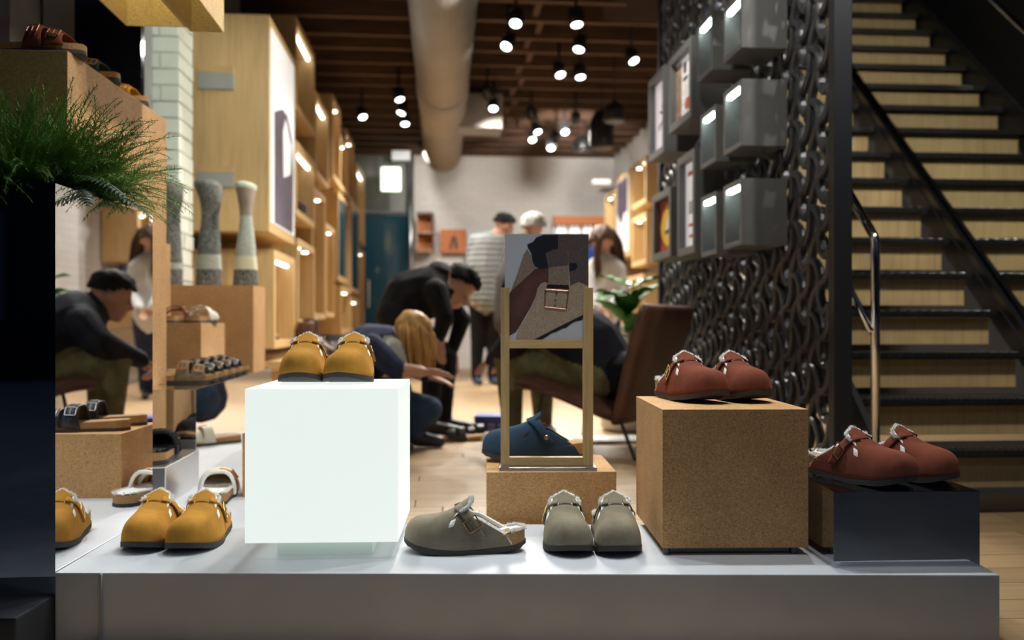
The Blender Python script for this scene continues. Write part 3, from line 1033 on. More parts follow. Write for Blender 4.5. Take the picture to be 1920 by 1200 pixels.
back_panel('wall_shelf_unit', 'narrow open shelf unit with orange back on the back wall', 'shelf', 782, 812, 404, 474, 'orange_wall', parts=(
    ('side_board', -0.06, 0.06, 0, 1, 'print_tan', 0.22), ('side_board', 0.94, 1.06, 0, 1, 'print_brown', 0.22),
    ('shelf_board', 0, 1, 0.98, 1.04, 'print_brown', 0.22), ('shelf_board', 0, 1, 0.48, 0.53, 'print_tan', 0.22), ('shelf_board', 0, 1, 0, 0.04, 'print_tan', 0.22)))
back_panel('grey_board', 'plain grey board on the back wall beside the orange poster', 'board', 876, 960, 430, 560, 'print_grey')
# till niche with an orange lintel and a row of products, most made to glow so they look lit
t = back_panel('till_niche', 'dark counter niche under an orange lintel at the back right', 'counter', 1036, 1146, 407, 691.8, 'print_brown', parts=(
    ('lintel', 0, 1.02, 0.945, 1.0, 'orange_wall', 0.12), ('shelf_board', 0, 0.72, 0.85, 0.87, 'print_tan', 0.15), ('counter_top', -0.3, 1.0, 0.46, 0.49, 'oak_x', 0.5)))
for i in range(9):
    a = P(1040 + i * 8.3, 443, 12.76)
    a.z = 2.2184 * .87 + .001
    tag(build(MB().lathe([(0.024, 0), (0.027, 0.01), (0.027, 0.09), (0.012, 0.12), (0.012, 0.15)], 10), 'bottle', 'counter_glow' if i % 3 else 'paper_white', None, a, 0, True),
        'small white bottle on the back shelf, %s from the left' % ORD[i], 'bottle', 'bottles on the back shelf')
a = P(1128, 340, 12.6)
tag(build(MB().box(-0.13, 0.13, 0, 0.05, -0.03, 0.03), 'wall_light', 'counter_glow', None, a, TH, bevel=0.01), 'slim white light fitting high on the back wall', 'lamp')

# oak cases on the far right wall
for i, (d0, d1, z0, z1, lab) in enumerate([
        (9.2, 9.9, 1.95, 2.45, 'upper pale oak case on the right wall nearest the iron screen'),
        (9.2, 9.9, 1.30, 1.85, 'lower pale oak case on the right wall nearest the iron screen'),
        (10.9, 11.6, 1.2, 2.35, 'slim pale oak case on the right wall near the corner'),
        (9.3, 10.6, 0.62, 1.2, 'wide low pale oak case on the right wall')]):
    open_case('oak_wall_case', lab, 2.15, 2.53, d0, d1, z0, z1, 1, -1, 'oak_z', 'felt', 0.05, 'led', 'pale oak cases on the right wall', False)
t = thing('poster_case', 'tall oak light box with white and dark trouser poster on the right wall', 'light box', RM(2.34, 10.4, 1.45), TH)
build(MB().box(-0.19, 0.19, -0.38, 0.38, 0, 1.0), 'body', 'oak_z', t)
ps = build(MB().box(-0.197, -0.19, -0.33, 0.33, 0.06, 0.94), 'poster', 'lightbox_oak', t)
side_poly([(-0.3, 0.93), (0.30, 0.93), (0.30, 0.56), (0.05, 0.40), (-0.10, 0.52), (-0.3, 0.52)], -0.1975, 'print_trousers', 'print_violet', ps, 0.002, -1)

# ------------------------------------------------------------------ grey steel cases and frames hung on the iron screen
GL0, GL1 = 1.245, 1.442
GREY = 'grey steel cases on the iron screen'
grey = [
    (3.59, 3.83, 1.81, 2.05, 'grey steel case highest on the iron screen, cut by the photo top'),
    (3.99, 4.23, 1.835, 2.11, 'grey steel case with light bar left of the topmost case'),
    (3.59, 3.83, 1.40, 1.68, 'grey steel case with two light bars, middle of the near column'),
    (3.94, 4.18, 1.40, 1.66, 'grey steel case in the middle row, farther column'),
    (3.59, 3.83, 0.985, 1.264, 'grey steel case lowest in the near column'),
    (3.93, 4.17, 0.975, 1.262, 'grey steel case lowest in the farther column')]
for d0, d1, z0, z1, lab in grey:
    open_case('steel_case', lab, GL0, GL1, d0, d1, z0, z1, 1, -1, 'case_grey', 'felt', 0.022, 'led_cool', GREY)

def frame_box(name, label, d0, d1, z0, z1, mat, prints):
    t = thing(name, label, 'framed poster', RM((GL0 + GL1) / 2, (d0 + d1) / 2, z0), TH, 'framed posters on the iron screen')
    w, dp, h = (GL1 - GL0) / 2, (d1 - d0) / 2, z1 - z0
    th = 0.04
    mb = MB().box(-w, w, -dp, -dp + th, 0, h).box(-w, w, dp - th, dp, 0, h).box(-w, w, -dp + th, dp - th, 0, th).box(-w, w, -dp + th, dp - th, h - th, h)
    build(mb, 'frame', 'case_grey', t, bevel=0.002)
    ps = build(MB().box(-w + 0.035, w, -dp + th, dp - th, th, h - th), 'poster', mat, t)
    W_, H_ = 2 * dp - 2 * th, h - 2 * th
    for nm, pts, m_, lay in prints:
        q = [(dp - th - u * W_, th + v * H_) for u, v in pts]
        side_poly(q, -w + 0.0348 - 0.0012 * lay, nm, m_, ps, 0.0012, -1)
    return t
R_ = lambda a, b, c, d: [(a, c), (b, c), (b, d), (a, d)]
frame_box('framed_poster', 'framed pale pink poster with thin dark drawing, farthest back', 4.89, 5.26, 1.63, 2.12, 'lightbox_pink', [
    ('print_stroke', [(0.55, 0.60), (0.95, 0.66), (0.9, 0.70), (0.5, 0.64)], 'print_black', 1),
    ('print_stroke', [(0.35, 0.55), (0.6, 0.52), (0.62, 0.55), (0.4, 0.58)], 'print_black', 1),
    ('print_stroke', [(0.35, 0.36), (0.95, 0.44), (0.95, 0.46), (0.35, 0.39)], 'print_black', 1),
    ('print_stroke', [(0.30, 0.30), (0.45, 0.36), (0.44, 0.39), (0.28, 0.34)], 'print_violet', 1)])
pr = [('print_column', R_(0.0, 0.3, 0.02, 0.98), 'print_tan', 1), ('print_block', R_(0.38, 0.62, 0.62, 0.68), 'print_black', 1),
      ('print_block', R_(0.40, 0.55, 0.74, 0.92), 'print_violet', 1), ('print_spot', [(0.62 + 0.16 * math.cos(a * PI / 5), 0.22 + 0.10 * math.sin(a * PI / 5)) for a in range(10)], 'print_orange', 1)]
for i in range(9):
    pr.append(('print_line', R_(0.34 + 0.05 * (i % 3), 0.96 - 0.07 * (i % 4), 0.06 + i * 0.062, 0.068 + i * 0.062), 'print_black', 2))
frame_box('framed_poster', 'large framed poster crowded with small print and an orange spot', 4.34, 4.78, 1.70, 2.107, 'lightbox_white', pr)
pr = [('print_heading', R_(0.2, 0.98, 0.845, 0.90), 'print_orange', 1), ('print_heading', R_(0.25, 0.98, 0.245, 0.285), 'print_orange', 1), ('print_heading', R_(0.3, 0.98, 0.115, 0.155), 'print_orange', 1)]
for i in range(6):
    pr.append(('print_line', R_(0.26, 0.98, 0.40 + i * 0.026, 0.413 + i * 0.026), 'print_black', 1))
for i in range(4):
    pr.append(('print_drawing', [(0.3 + i * .05, 0.6 + i * .05), (0.85, 0.60 + i * .06), (0.86, 0.606 + i * .06), (0.3 + i * .05, 0.608 + i * .05)], 'print_grey', 1))
frame_box('framed_poster', 'tall framed white poster with orange headings and black lines', 4.28, 4.60, 1.01, 1.53, 'lightbox_white', pr)
frame_box('framed_poster', 'framed red poster with yellow shape and white triangle', 4.74, 5.16, 1.026, 1.41, 'print_red', [
    ('print_shape', [(0.5, 0.93), (0.66, 0.80), (0.95, 0.62), (0.98, 0.40), (0.80, 0.22), (0.55, 0.10), (0.35, 0.18), (0.12, 0.36), (0.08, 0.52), (0.28, 0.72)], 'print_yellow', 1),
    ('print_triangle', [(0.66, 0.72), (0.80, 0.44), (0.42, 0.40)], 'paper_white', 2), ('print_base', [(0.38, 0.40), (0.84, 0.45), (0.82, 0.38), (0.45, 0.33)], 'print_black', 2),
    ('print_line', R_(0.02, 0.98, 0.08, 0.10), 'print_orange', 1), ('print_line', R_(0.02, 0.98, 0.04, 0.055), 'print_orange', 1)])
# little wooden goods inside the lit grey cases
for i, (d, z, s, lab) in enumerate([(3.70, 1.832, 1.0, 'small oak block in the topmost grey case'), (4.08, 1.857, 0.9, 'small oak block in the case left of the topmost'),
                                    (3.68, 1.422, 1.1, 'small oak block in the middle near grey case'), (3.68, 1.007, 1.2, 'small oak block in the lowest near grey case')]):
    tag(build(MB().prism([(-0.02 * s, -0.025 * s), (0.02 * s, -0.025 * s), (0.02 * s, 0.02 * s), (-0.005 * s, 0.03 * s), (-0.02 * s, 0.02 * s)], 0, 0.055 * s), 'oak_block', 'oak_x', None, RM(1.30, d, z + .001), TH, bevel=0.003), lab, 'block', 'oak blocks in grey cases')
tag(build(MB().lathe([(0.03, 0), (0.034, 0.02), (0.030, 0.09), (0.012, 0.13), (0.012, 0.16)], 14), 'white_flask', 'paper_white', None, RM(1.33, 4.05, 0.998), TH, True), 'small white flask in the lowest farther grey case', 'flask')
tag(build(MB().lathe([(0.024, 0), (0.05, 0.14), (0.02, 0.20)], 14), 'paper_cone', 'paper_white', None, RM(1.36, 3.74, 1.008), TH, True), 'white paper cone in the lowest near grey case', 'cone')
# ------------------------------------------------------------------ footwear
SL = 0.272
ZB = [(0, .029), (.05, .0245), (.11, .0205), (.20, .0162), (.29, .0136), (.52, .0100), (.76, .0136), (.876, .0172), (1, .025)]
ZO = [(0, .0185), (.05, .0138), (.11, .0095), (.20, .0048), (.35, .0006), (.52, 0), (.76, .0018), (.93, .009), (1, .016)]
ZT = [(0, .036), (.006, .046), (.03, .0605), (.07, .0705), (.13, .0762), (.2, .079), (.29, .083), (.376, .0905), (.43, .098), (.48, .103), (.6, .100), (.75, .09), (1, .085)]
ZQ = [(.462, .103), (.49, .094), (.53, .083), (.57, .077), (.61, .0765), (.67, .067), (.76, .052), (.82, .042), (.858, .030), (.880, .019)]
RIM = [(0, .034), (.1, .029), (.3, .028), (.5, .029), (.7, .036), (.85, .043), (1, .048)]
WM = [(.28, .107), (.4, .103), (.5, .094), (.6, .084), (.7, .078), (.8, .0755), (.86, .0745)]
CC = [(0, .012), (.1, .008), (.25, .002), (.4, -.001), (.6, -.001), (1, .002)]

def s_w(t):
    t = min(max(t, 0), 1)
    if t < .28:
        return .107 * max(1 - ((.28 - t) / .28) ** 2.7, 0) ** .5
    if t > .86:
        return .0745 * max(1 - ((t - .86) / .14) ** 2.3, 0) ** .5
    return smooth_tab(WM, t)

def s_pt(t, phi, s, top=None, grow=0.0):
    zb = smooth_tab(ZB, t)
    zt = top(t) if top else smooth_tab(ZT, t)
    c, sn = math.cos(phi), math.sin(phi)
    x = smooth_tab(CC, t) - math.copysign(abs(c) ** .72, c) * (s_w(t) / 2 + grow)
    z = zb + (zt - zb) * abs(sn) ** .9
    return Vector((s * x, (t - .5) * SL, z))

def s_nrm(t, phi, s, top=None):
    e = .004
    a = s_pt(min(t + e, 1), phi, s, top) - s_pt(max(t - e, 0), phi, s, top)
    b = s_pt(t, min(phi + e * 4, PI), s, top) - s_pt(t, max(phi - e * 4, 0), s, top)
    n = a.cross(b) * s
    if n.length < 1e-9:
        return Vector((0, 0, 1))
    n.normalize()
    # outward
    c = Vector((s * smooth_tab(CC, t), (t - .5) * SL, .03))
    if n.dot(s_pt(t, phi, s, top) - c) < 0:
        n = -n
    return n

def fuzz(mb, anchors, n, length, rn):
    """short wool strands at (point, direction) anchors"""
    for _ in range(n):
        p, d = rn.choice(anchors)
        d = (d + Vector((rn.gauss(0, .55), rn.gauss(0, .55), rn.gauss(0, .55)))).normalized()
        o = d.orthogonal().normalized() * .0007
        o2 = d.cross(o).normalized() * .0007
        p = p + Vector((rn.gauss(0, .0016), rn.gauss(0, .0016), rn.gauss(0, .0016)))
        q = p + d * length * rn.uniform(.5, 1.25)
        v = mb.verts([p + o, p - o * .5 + o2, p - o * .5 - o2, q])
        for f in ((0, 1, 3), (1, 2, 3), (2, 0, 3)):
            mb.bm.faces.new([v[i] for i in f])

SOLE_T = [0, .004, .014, .03, .055, .09, .13, .18, .24, .30, .36, .42, .48, .54, .60, .66, .72, .78, .84, .89, .93, .96, .98, .993, 1]
def sole_layers(s, lo, hi, grow, wave=0.0):
    """closed slab following the footprint between two height tables"""
    mb = MB()
    tl = SOLE_T
    top, bot = [], []
    def outl(f, g, wv):
        pts = []
        for t in tl:
            w = s_w(t) / 2 + (g if 0 < t < 1 else 0)
            pts.append((t, w))
        a = [Vector((s * (smooth_tab(CC, t) - w), (t - .5) * SL + (-g if t == 0 else (g if t == 1 else 0)), f(t) + (wv * math.sin(t * 130) if wv else 0))) for t, w in pts]
        b = [Vector((s * (smooth_tab(CC, t) + w), (t - .5) * SL + (-g if t == 0 else (g if t == 1 else 0)), f(t) + (wv * math.sin(t * 130) if wv else 0))) for t, w in pts]
        return a, b
    la, lb = outl(lo, grow, wave)
    ha, hb = outl(hi, grow, 0)
    mb.grid([la, ha]); mb.grid([lb, hb]); mb.grid([ha, hb]); mb.grid([la, lb])
    bmesh.ops.remove_doubles(mb.bm, verts=mb.bm.verts[:], dist=.0004)
    return mb

def buckle_mesh(fr, w, h, r=.0014):
    """fr: origin, along, across, normal"""
    o, a, b, n = fr
    mb = MB()
    q = [o + a * w / 2 + b * h / 2, o - a * w / 2 + b * h / 2, o - a * w / 2 - b * h / 2, o + a * w / 2 - b * h / 2]
    for i in range(4):
        mb.tube([q[i], q[(i + 1) % 4]], r, 6)
    mb.tube([o - a * w / 2, o + a * w * .35 + n * .001], r * .7, 6)
    return mb

def strap_patch(s, tf, hw, p0, p1, off, top=None, n=12, m=5, endround=True, shape=None):
    rows = []
    for i in range(n + 1):
        u = i / n
        ph = p0 + (p1 - p0) * u
        row = []
        e = 1.0
        if endround:
            e = min(1, math.sqrt(max(0, 1 - max(0, (.12 - u) / .12) ** 2)) * .35 + .65) if u < .12 else 1
        w = hw * e * (shape(ph) if shape else 1)
        for j in range(m + 1):
            t = tf(ph) + (j / m * 2 - 1) * w
            row.append(s_pt(t, ph, s, top) + s_nrm(t, ph, s, top) * off)
        rows.append(row)
    return rows

def soled(o, thick):
    md = o.modifiers.new('thickness', 'SOLIDIFY')
    md.thickness = thick
    md.offset = -1
    return o

def frame_at(s, tf, ph, off, top=None):
    t = tf(ph)
    n = s_nrm(t, ph, s, top)
    o = s_pt(t, ph, s, top) + n * off
    a = (s_pt(tf(ph + .06), ph + .06, s, top) - s_pt(tf(ph - .06), ph - .06, s, top))
    a = (a - n * a.dot(n)).normalized()
    return o, a, n.cross(a).normalized(), n

CLOG = {}
def clog_proto(side, suede, wool=True, metal='brass'):
    """builds the parts of one clog under a fresh Empty"""
    s = side
    rn = random.Random(5)
    t0 = bpy.data.objects.new('clog', None)
    COL.objects.link(t0)
    build(sole_layers(s, lambda t: smooth_tab(ZO, t), lambda t: smooth_tab(ZB, t), .0012, .0011), 'outsole', 'sole', t0)
    build(sole_layers(s, lambda t: smooth_tab(ZB, t), lambda t: smooth_tab(RIM, t) if t > .4 else smooth_tab(ZB, t) + .004, -.0012), 'cork_midsole', 'cork_shoe', t0)
    # upper
    ts = [0, .002, .006, .014, .026, .043, .065, .095, .13, .17, .22, .27, .32, .37, .42, .462, .475, .49, .51, .53, .55, .57, .59, .61, .64, .67, .71, .75, .79, .82, .842, .858, .870, .880]
    n = 12
    mb = MB()
    vs = []
    cut = []
    for t in ts:
        zb, zt = smooth_tab(ZB, t), smooth_tab(ZT, t)
        if t <= .4621:
            pc = PI / 2
        else:
            k = min(max((smooth_tab(ZQ, t) - zb) / (zt - zb), 0.01), 1)
            pc = math.asin(min(k ** (1 / .9), 1))
        cut.append(pc)
        L_ = [s_pt(t, pc * i / n, s) for i in range(n + 1)]
        R_2 = [s_pt(t, PI - pc * i / n, s) for i in range(n + 1)]
        vs.append((mb.verts(L_), mb.verts(R_2)))
    for i in range(len(ts) - 1):
        for c in (0, 1):
            for k in range(n):
                mb.bm.faces.new((vs[i][c][k], vs[i][c][k + 1], vs[i + 1][c][k + 1], vs[i + 1][c][k]))
    bmesh.ops.remove_doubles(mb.bm, verts=mb.bm.verts[:], dist=.0003)
    soled(build(mb, 'upper', suede, t0, smooth=True), .0028)
    # tongue tab standing up over the instep
    def tongue(grow, dz, tipk=1.0):
        rows = []
        for i in range(11):
            u = i / 10
            hw = (.0275 + grow) * (1 - .35 * max(0, (u - .0)) ** 5) * math.sqrt(max(1 - max(0, (u - .60) / .405) ** 3.2, 0.10))
            t = .415 + (.130 + grow * .6) * u
            zc = .0972 + .0245 * u - .002 * u * u + dz
            rows.append([Vector((s * (smooth_tab(CC, t) + hw * q), (t - .5) * SL, zc - .011 * abs(q) ** 2.2 * (1 - .35 * u))) for q in (-1, -.8, -.5, -.2, .2, .5, .8, 1)])
        return rows
    mb = MB(); mb.grid(tongue(0, .0008))
    soled(build(mb, 'tongue', suede, t0, smooth=True), .0024)
    # straps, lateral and medial, tucked into slits beside the tongue
    tf = lambda ph: .452 + .225 * (1 - math.sin(ph)) ** .85
    ends = []
    for nm, p0, p1 in (('lateral', .24, 1.36), ('medial', PI - .30, PI - 1.36)):
        mb = MB(); mb.grid(strap_patch(s, tf, .045, p0, p1, .0052))
        st_ = soled(build(mb, 'strap', suede, t0, smooth=True), .0026)
        if nm == 'lateral':
            fr = frame_at(s, tf, .62, .0068)
            build(buckle_mesh(fr, .027, .031), 'buckle', metal, st_)
            for ph in (.80, .98):
                o_, a2, b2, n2 = frame_at(s, tf, ph, .0054)
                mb2 = MB(); q = n2.to_track_quat('Z', 'Y').to_matrix()
                mb2.ellipsoid(o_, (.0012, .0012, .0004), 8, 4, q)
                build(mb2, 'strap_hole', 'black_flat', st_)
            if wool is False:
                pass
        else:
            o_, a2, b2, n2 = frame_at(s, tf, PI - .52, .0062)
            mb2 = MB(); q = n2.to_track_quat('Z', 'Y').to_matrix()
            mb2.ellipsoid(o_, (.0062, .0062, .0022), 14, 6, q)
            build(mb2, 'rivet', 'copper', st_, smooth=True)
    # wool: slits, lining, collar, footbed
    wm = 'fleece' if wool else 'black_flat'
    for ph0, ph1, ta_, tb_ in ((.62, .88, .365, .415), (PI - .62, PI - .88, .365, .415), (1.335, 1.41, .405, .470), (PI - 1.335, PI - 1.41, .405, .470)):
        rows = []
        for i in range(6):
            u = i / 5
            rows.append([s_pt(ta_ + (tb_ - ta_) * v + .02 * u, ph0 + (ph1 - ph0) * u, s) + s_nrm(.41, ph0 + (ph1 - ph0) * u, s) * (.0012 if 0 < u < 1 and 0 < v < 1 else -.0006) for v in (0, .2, .5, .8, 1)])
        mb = MB(); mb.grid(rows)
        build(mb, 'slit_lining', wm, t0, smooth=True)
    mb = MB()
    rows = []
    for i in range(26):
        t = .30 + .685 * i / 25
        w = s_w(t) / 2 - .003
        z = smooth_tab(RIM, t) + (.0035 if wool else .001)
        row = []
        for q in (-1, -.85, -.6, -.3, 0, .3, .6, .85, 1):
            p = Vector((s * (smooth_tab(CC, t) + w * q), (t - .5) * SL, z - .005 * (1 - q * q)))
            if wool:
                p.z += .0022 * noise.noise(p * 120)
            row.append(p)
        rows.append(row)
    rows.append([Vector((s * (smooth_tab(CC, .99) + .02 * q), (.99 - .5) * SL, smooth_tab(RIM, .99) - .003)) for q in (-1, -.85, -.6, -.3, 0, .3, .6, .85, 1)])
    mb.grid(rows)
    fb = build(mb, 'footbed', 'fleece' if wool else 'suede_bed', t0, smooth=True)
    if wool:
        mb = MB()
        anch = []
        for c in (0, 1):
            pts = []
            for t, pc in zip(ts, cut):
                if t >= .462:
                    ph = pc if c == 0 else PI - pc
                    nn = s_nrm(t, ph, s)
                    p = s_pt(t, ph, s) - nn * .005 + Vector((0, 0, .0012))
                    pts.append(p)
                    anch.append((p, Vector((0, .2, 1)) + nn * .2))
            mb.tube(pts, [.0062 * (1 - .3 * i / len(pts)) for i in range(len(pts))], 7)
        tg = tongue(.0065, -.0035)
        mb.grid(tg); mb.grid(tongue(.0055, -.010))
        for r in tg[4:]:
            for p in (r[0], r[-1]):
                anch.append((p, Vector(((p.x) * 20, .5, .5))))
        for p in tg[-1] + tg[-2]:
            anch += [(p, Vector((0, 1, .9)))] * 2
        # lining inside the vamp and heel rim
        for i in range(9):
            t = .86 + .13 * i / 8
            for q in (-1, 1):
                w = max(s_w(t) / 2 - .006, 0)
                p = Vector((s * (smooth_tab(CC, t) + w * q), (t - .5) * SL, smooth_tab(RIM, t) + .003))
                anch.append((p, Vector((q * .5 * s, .2, .9))))
        fuzz(mb, anch, 4200, .0062, rn)
        build(mb, 'wool_trim', 'fleece', t0, smooth=False)
    return t0

def clog(side, suede, wool, metal, label, loc, rz, group=None, tilt=0.0, scale=1.0, cat='clog'):
    key = (side, suede, wool, metal)
    if key not in CLOG:
        CLOG[key] = clog_proto(*key)
        o = CLOG[key]
        tag(o, label, cat, group)
    else:
        o = clone(CLOG[key], (0, 0, 0), 0, label, group)
    o.location = loc
    o.rotation_euler = (tilt, 0, rz)
    o.scale = (scale,) * 3
    return o

def sandal(side, strapmat, label, loc, rz, metal='silver', wool=False, group=None, scale=1.0, cat='sandal', closed=False, name='sandal', woolmat='fleece'):
    s = side
    rn = random.Random(9)
    t0 = thing(name, label, cat, loc, rz, group)
    t0.scale = (scale,) * 3
    flat = lambda t: .010 + .008 * max(0, (.1 - t) / .1) ** 1.5
    zo = lambda t: .0 + .008 * max(0, (.1 - t) / .1) ** 1.5
    rim = lambda t: flat(t) + .017 + .006 * max(0, (t - .5) / .5)
    build(sole_layers(s, zo, flat, .001, .0009), 'outsole', 'sole', t0)
    build(sole_layers(s, flat, rim, -.0005), 'cork_midsole', 'cork_shoe', t0)
    rows = []
    for i in range(20):
        t = .015 + .965 * i / 19
        w = s_w(t) / 2 - .004
        row = []
        for q in (-1, -.8, -.4, 0, .4, .8, 1):
            p = Vector((s * (smooth_tab(CC, t) + w * q), (t - .5) * SL, rim(t) + .001 - .003 * (1 - q * q)))
            if wool:
                p.z += .004 + .003 * noise.noise(p * 120)
            row.append(p)
        rows.append(row)
    mb = MB(); mb.grid(rows)
    build(mb, 'footbed', woolmat if wool else 'suede_bed', t0, smooth=True)
    top1 = lambda t: .062 + .05 * (t - .22)
    top2 = lambda t: .077
    wsh = lambda ph: 1 + .42 * (1 - math.sin(ph)) ** 1.5
    for nm, tc, hw, top in (('front_strap', .225, .072, top1), ('instep_strap', .425, .074, top2)):
        def shape_rows(off):
            rows = []
            for i in range(19):
                ph = PI * i / 18
                rows.append([s_pt(tc + (j / 5 * 2 - 1) * hw * wsh(ph), ph, s, top, .0015) + s_nrm(tc + (j / 5 * 2 - 1) * hw * wsh(ph), ph, s, top) * off for j in range(6)])
            return rows
        mb = MB(); mb.grid(shape_rows(.002))
        so = soled(build(mb, nm, strapmat, t0, smooth=True), .0028)
        mb = MB(); mb.grid(strap_patch(s, lambda ph: tc, .042, .34, 1.55, .0058, top))
        fl = soled(build(mb, 'strap_flap', strapmat, so, smooth=True), .0025)
        fr = frame_at(s, lambda ph: tc, .80, .0078, top)
        build(buckle_mesh(fr, .026, .030, .0020), 'buckle', metal, so)
        if wool:
            mb = MB()
            anch = []
            for j in (0, 1):
                rr = shape_rows(.001)
                pts = [r[0] if j == 0 else r[-1] for r in rr]
                mb.tube(pts, .0055, 6)
                anch += [(p, Vector((0, -.6 if j == 0 else .6, .6))) for p in pts]
            fuzz(mb, anch, 1100, .0075, rn)
            build(mb, 'wool_edge', woolmat, so)
    if wool:
        mb = MB()
        anch = []
        for i in range(16):
            t = .45 + .54 * i / 15
            for q in (-1, 1):
                w = s_w(t) / 2 - .004
                anch.append((Vector((s * (smooth_tab(CC, t) + w * q), (t - .5) * SL, rim(t) + .004)), Vector((q * .6 * s, .2, .8))))
        fuzz(mb, anch, 1200, .0075, rn)
        build(mb, 'wool_trim', woolmat, t0)
    if closed:
        rows = []
        for t in (0.0, .003, .01, .025, .05, .09, .14, .2, .27):
            rows.append([s_pt(t, PI * i / 16, s, lambda tt: min(smooth_tab(ZT, tt), .066)) for i in range(17)])
        mb = MB(); mb.grid(rows)
        bmesh.ops.remove_doubles(mb.bm, verts=mb.bm.verts[:], dist=.0003)
        soled(build(mb, 'toe_cap', strapmat, t0, smooth=True), .0025)
    return t0

# ------------------------------------------------------------------ the window plinth
ZTAB = 0.140
pl = thing('display_plinth', 'low grey concrete display plinth running along the shop window', 'plinth', (0, 0, 0), 0)
poly = [(-0.944, 1.817), (0.998, 1.800), (1.012, 2.250), (-0.40, 2.262), (-0.72, 4.05), (-1.12, 4.25), (-1.12, 5.00), (-1.72, 5.00), (-1.62, 3.66), (-1.44, 3.60), (-1.44, 3.40), (-1.80, 3.40), (-1.80, 2.375), (-0.9685, 2.375)]
build(MB().prism(poly, -0.02, ZTAB), 'slab', 'concrete', pl, bevel=0.003)
build(MB().box(-0.0015, 0.0015, 1.806, 1.8175, -0.02, 0.1395), 'joint', 'concrete_dark', pl, (-0.845, 0, 0))

ZC = 0.513
lc = thing('light_cube', 'glowing white acrylic light cube on the plinth', 'light cube', (-0.421, 1.918 + .165, ZTAB), math.radians(2.2))
build(MB().box(-0.166, 0.166, -0.166, 0.166, 0.037, ZC - ZTAB), 'cube', 'cube_glow', lc, bevel=0.002)
build(MB().box(-0.105, 0.105, -0.125, 0.125, 0.0, 0.037), 'base', 'acrylic', lc)

cc = thing('cork_cube', 'large cork cube on the plinth carrying the higher rust clogs', 'display cube', (0.493, 1.955 + .18, ZTAB), math.radians(1.2))
build(MB().box(-0.163, 0.163, -0.18, 0.18, 0.016, 0.324), 'cube', 'cork', cc, bevel=0.0012)
build(MB().box(-0.145, 0.131, -0.160, 0.15, 0.0, 0.016), 'base_plate', 'steel_dark', cc)
for sx in (-0.155, 0.131):
    build(MB().lathe([(0.008, 0), (0.008, 0.016)], 12, c=(sx + .004, -0.163, 0)), 'foot', 'steel_dark', cc)

cb = thing('cork_block', 'low wide cork block behind the plinth under the photo stand', 'display block', (0.099, 2.30 + .15, 0), math.radians(1.8))
build(MB().box(-0.170, 0.170, -0.15, 0.15, 0, 0.267), 'block', 'cork', cb, bevel=0.0012)

# photo stand
psn = thing('photo_stand', 'oak frame stand holding a clog close-up photo print', 'sign stand', (0.0935, 2.365, 0.267), 0.0)
build(MB().box(-0.128, 0.130, -0.055, 0.045, 0, 0.009), 'base_plate', 'steel', psn, bevel=0.0015)
for x0, x1 in ((-0.1235, -0.1005), (0.0970, 0.1235)):
    build(MB().box(x0, x1, -0.012, 0.012, 0.009, 0.484), 'upright', 'oak_frame_z', psn, bevel=0.001)
build(MB().box(-0.1005, 0.0970, -0.012, 0.012, 0.009, 0.030), 'bottom_rail', 'oak_frame_x', psn, bevel=0.001)
build(MB().box(-0.1005, 0.0970, -0.012, 0.012, 0.322, 0.344), 'middle_rail', 'oak_frame_x', psn, bevel=0.001)
# print: flat shapes on the face of a clear block; u to the right, v downward in units of the crop
PW, PH_ = 0.2245, 0.282
pr_o = build(MB().box(-PW / 2, PW / 2, -0.0075, 0.0075, 0, PH_), 'photo_block', 'print_grey', psn, (-0.0005, 0.0, 0.3445))
build(MB().box(-PW / 2, PW / 2, -0.0078, 0.0075, PH_, PH_ + .0018), 'block_edge', 'steel_edge', pr_o)
def pv(u, v):      # pixel of the 939 x 1200 study -> panel
    return ((u - 45) / (858 - 45) * PW - PW / 2, (1080 - v) / (1080 - 62) * PH_)
def printed(name, pts, mat, lay, n=None):
    q = [pv(*p) for p in pts]
    from mathutils.geometry import tessellate_polygon
    v3 = [Vector((x, -0.0076 - .00018 * lay, max(z, 0.0005))) for x, z in q]
    b = MB()
    vs = b.verts(v3)
    for tri in tessellate_polygon([v3]):
        b.bm.faces.new([vs[i] for i in tri])
    build(b, name, mat, pr_o)
printed('print_side', [(262, 205), (300, 260), (330, 370), (345, 392), (105, 610), (120, 560), (170, 430), (225, 260)], 'print_suede_mid', 1)
printed('print_insole', [(345, 392), (105, 610), (85, 640), (85, 1045), (150, 1010), (200, 930), (300, 760), (345, 660), (365, 580), (440, 525), (470, 540), (480, 380)], 'print_brown', 1)
printed('print_quarter', [(857, 66), (857, 815), (815, 822), (330, 1080), (150, 1080), (175, 970), (240, 880), (315, 740), (345, 660), (365, 580), (395, 535), (440, 520), (470, 560), (470, 380), (400, 100), (430, 66)], 'print_suede', 2)
printed('print_quarter_shade', [(857, 66), (857, 560), (760, 520), (680, 560), (660, 300), (470, 380), (400, 100), (430, 66)], 'print_suede_dark', 3)
printed('print_collar', [(262, 160), (320, 132), (350, 90), (420, 66), (560, 66), (560, 220), (445, 245), (470, 380), (400, 395), (340, 375), (318, 330), (300, 240), (268, 190)], 'print_navy', 4)
printed('print_slot', [(670, 340), (735, 338), (750, 360), (740, 395), (672, 425)], 'print_navy', 4)
printed('print_strap', [(445, 250), (520, 212), (600, 195), (660, 215), (665, 550), (465, 545), (475, 400)], 'print_suede_mid', 5)
printed('print_strap_top', [(450, 240), (520, 208), (600, 192), (655, 205), (662, 360), (472, 380)], 'print_suede_dark', 6)
printed('print_keeper', [(455, 545), (665, 552), (668, 590), (450, 580)], 'print_navy', 6)
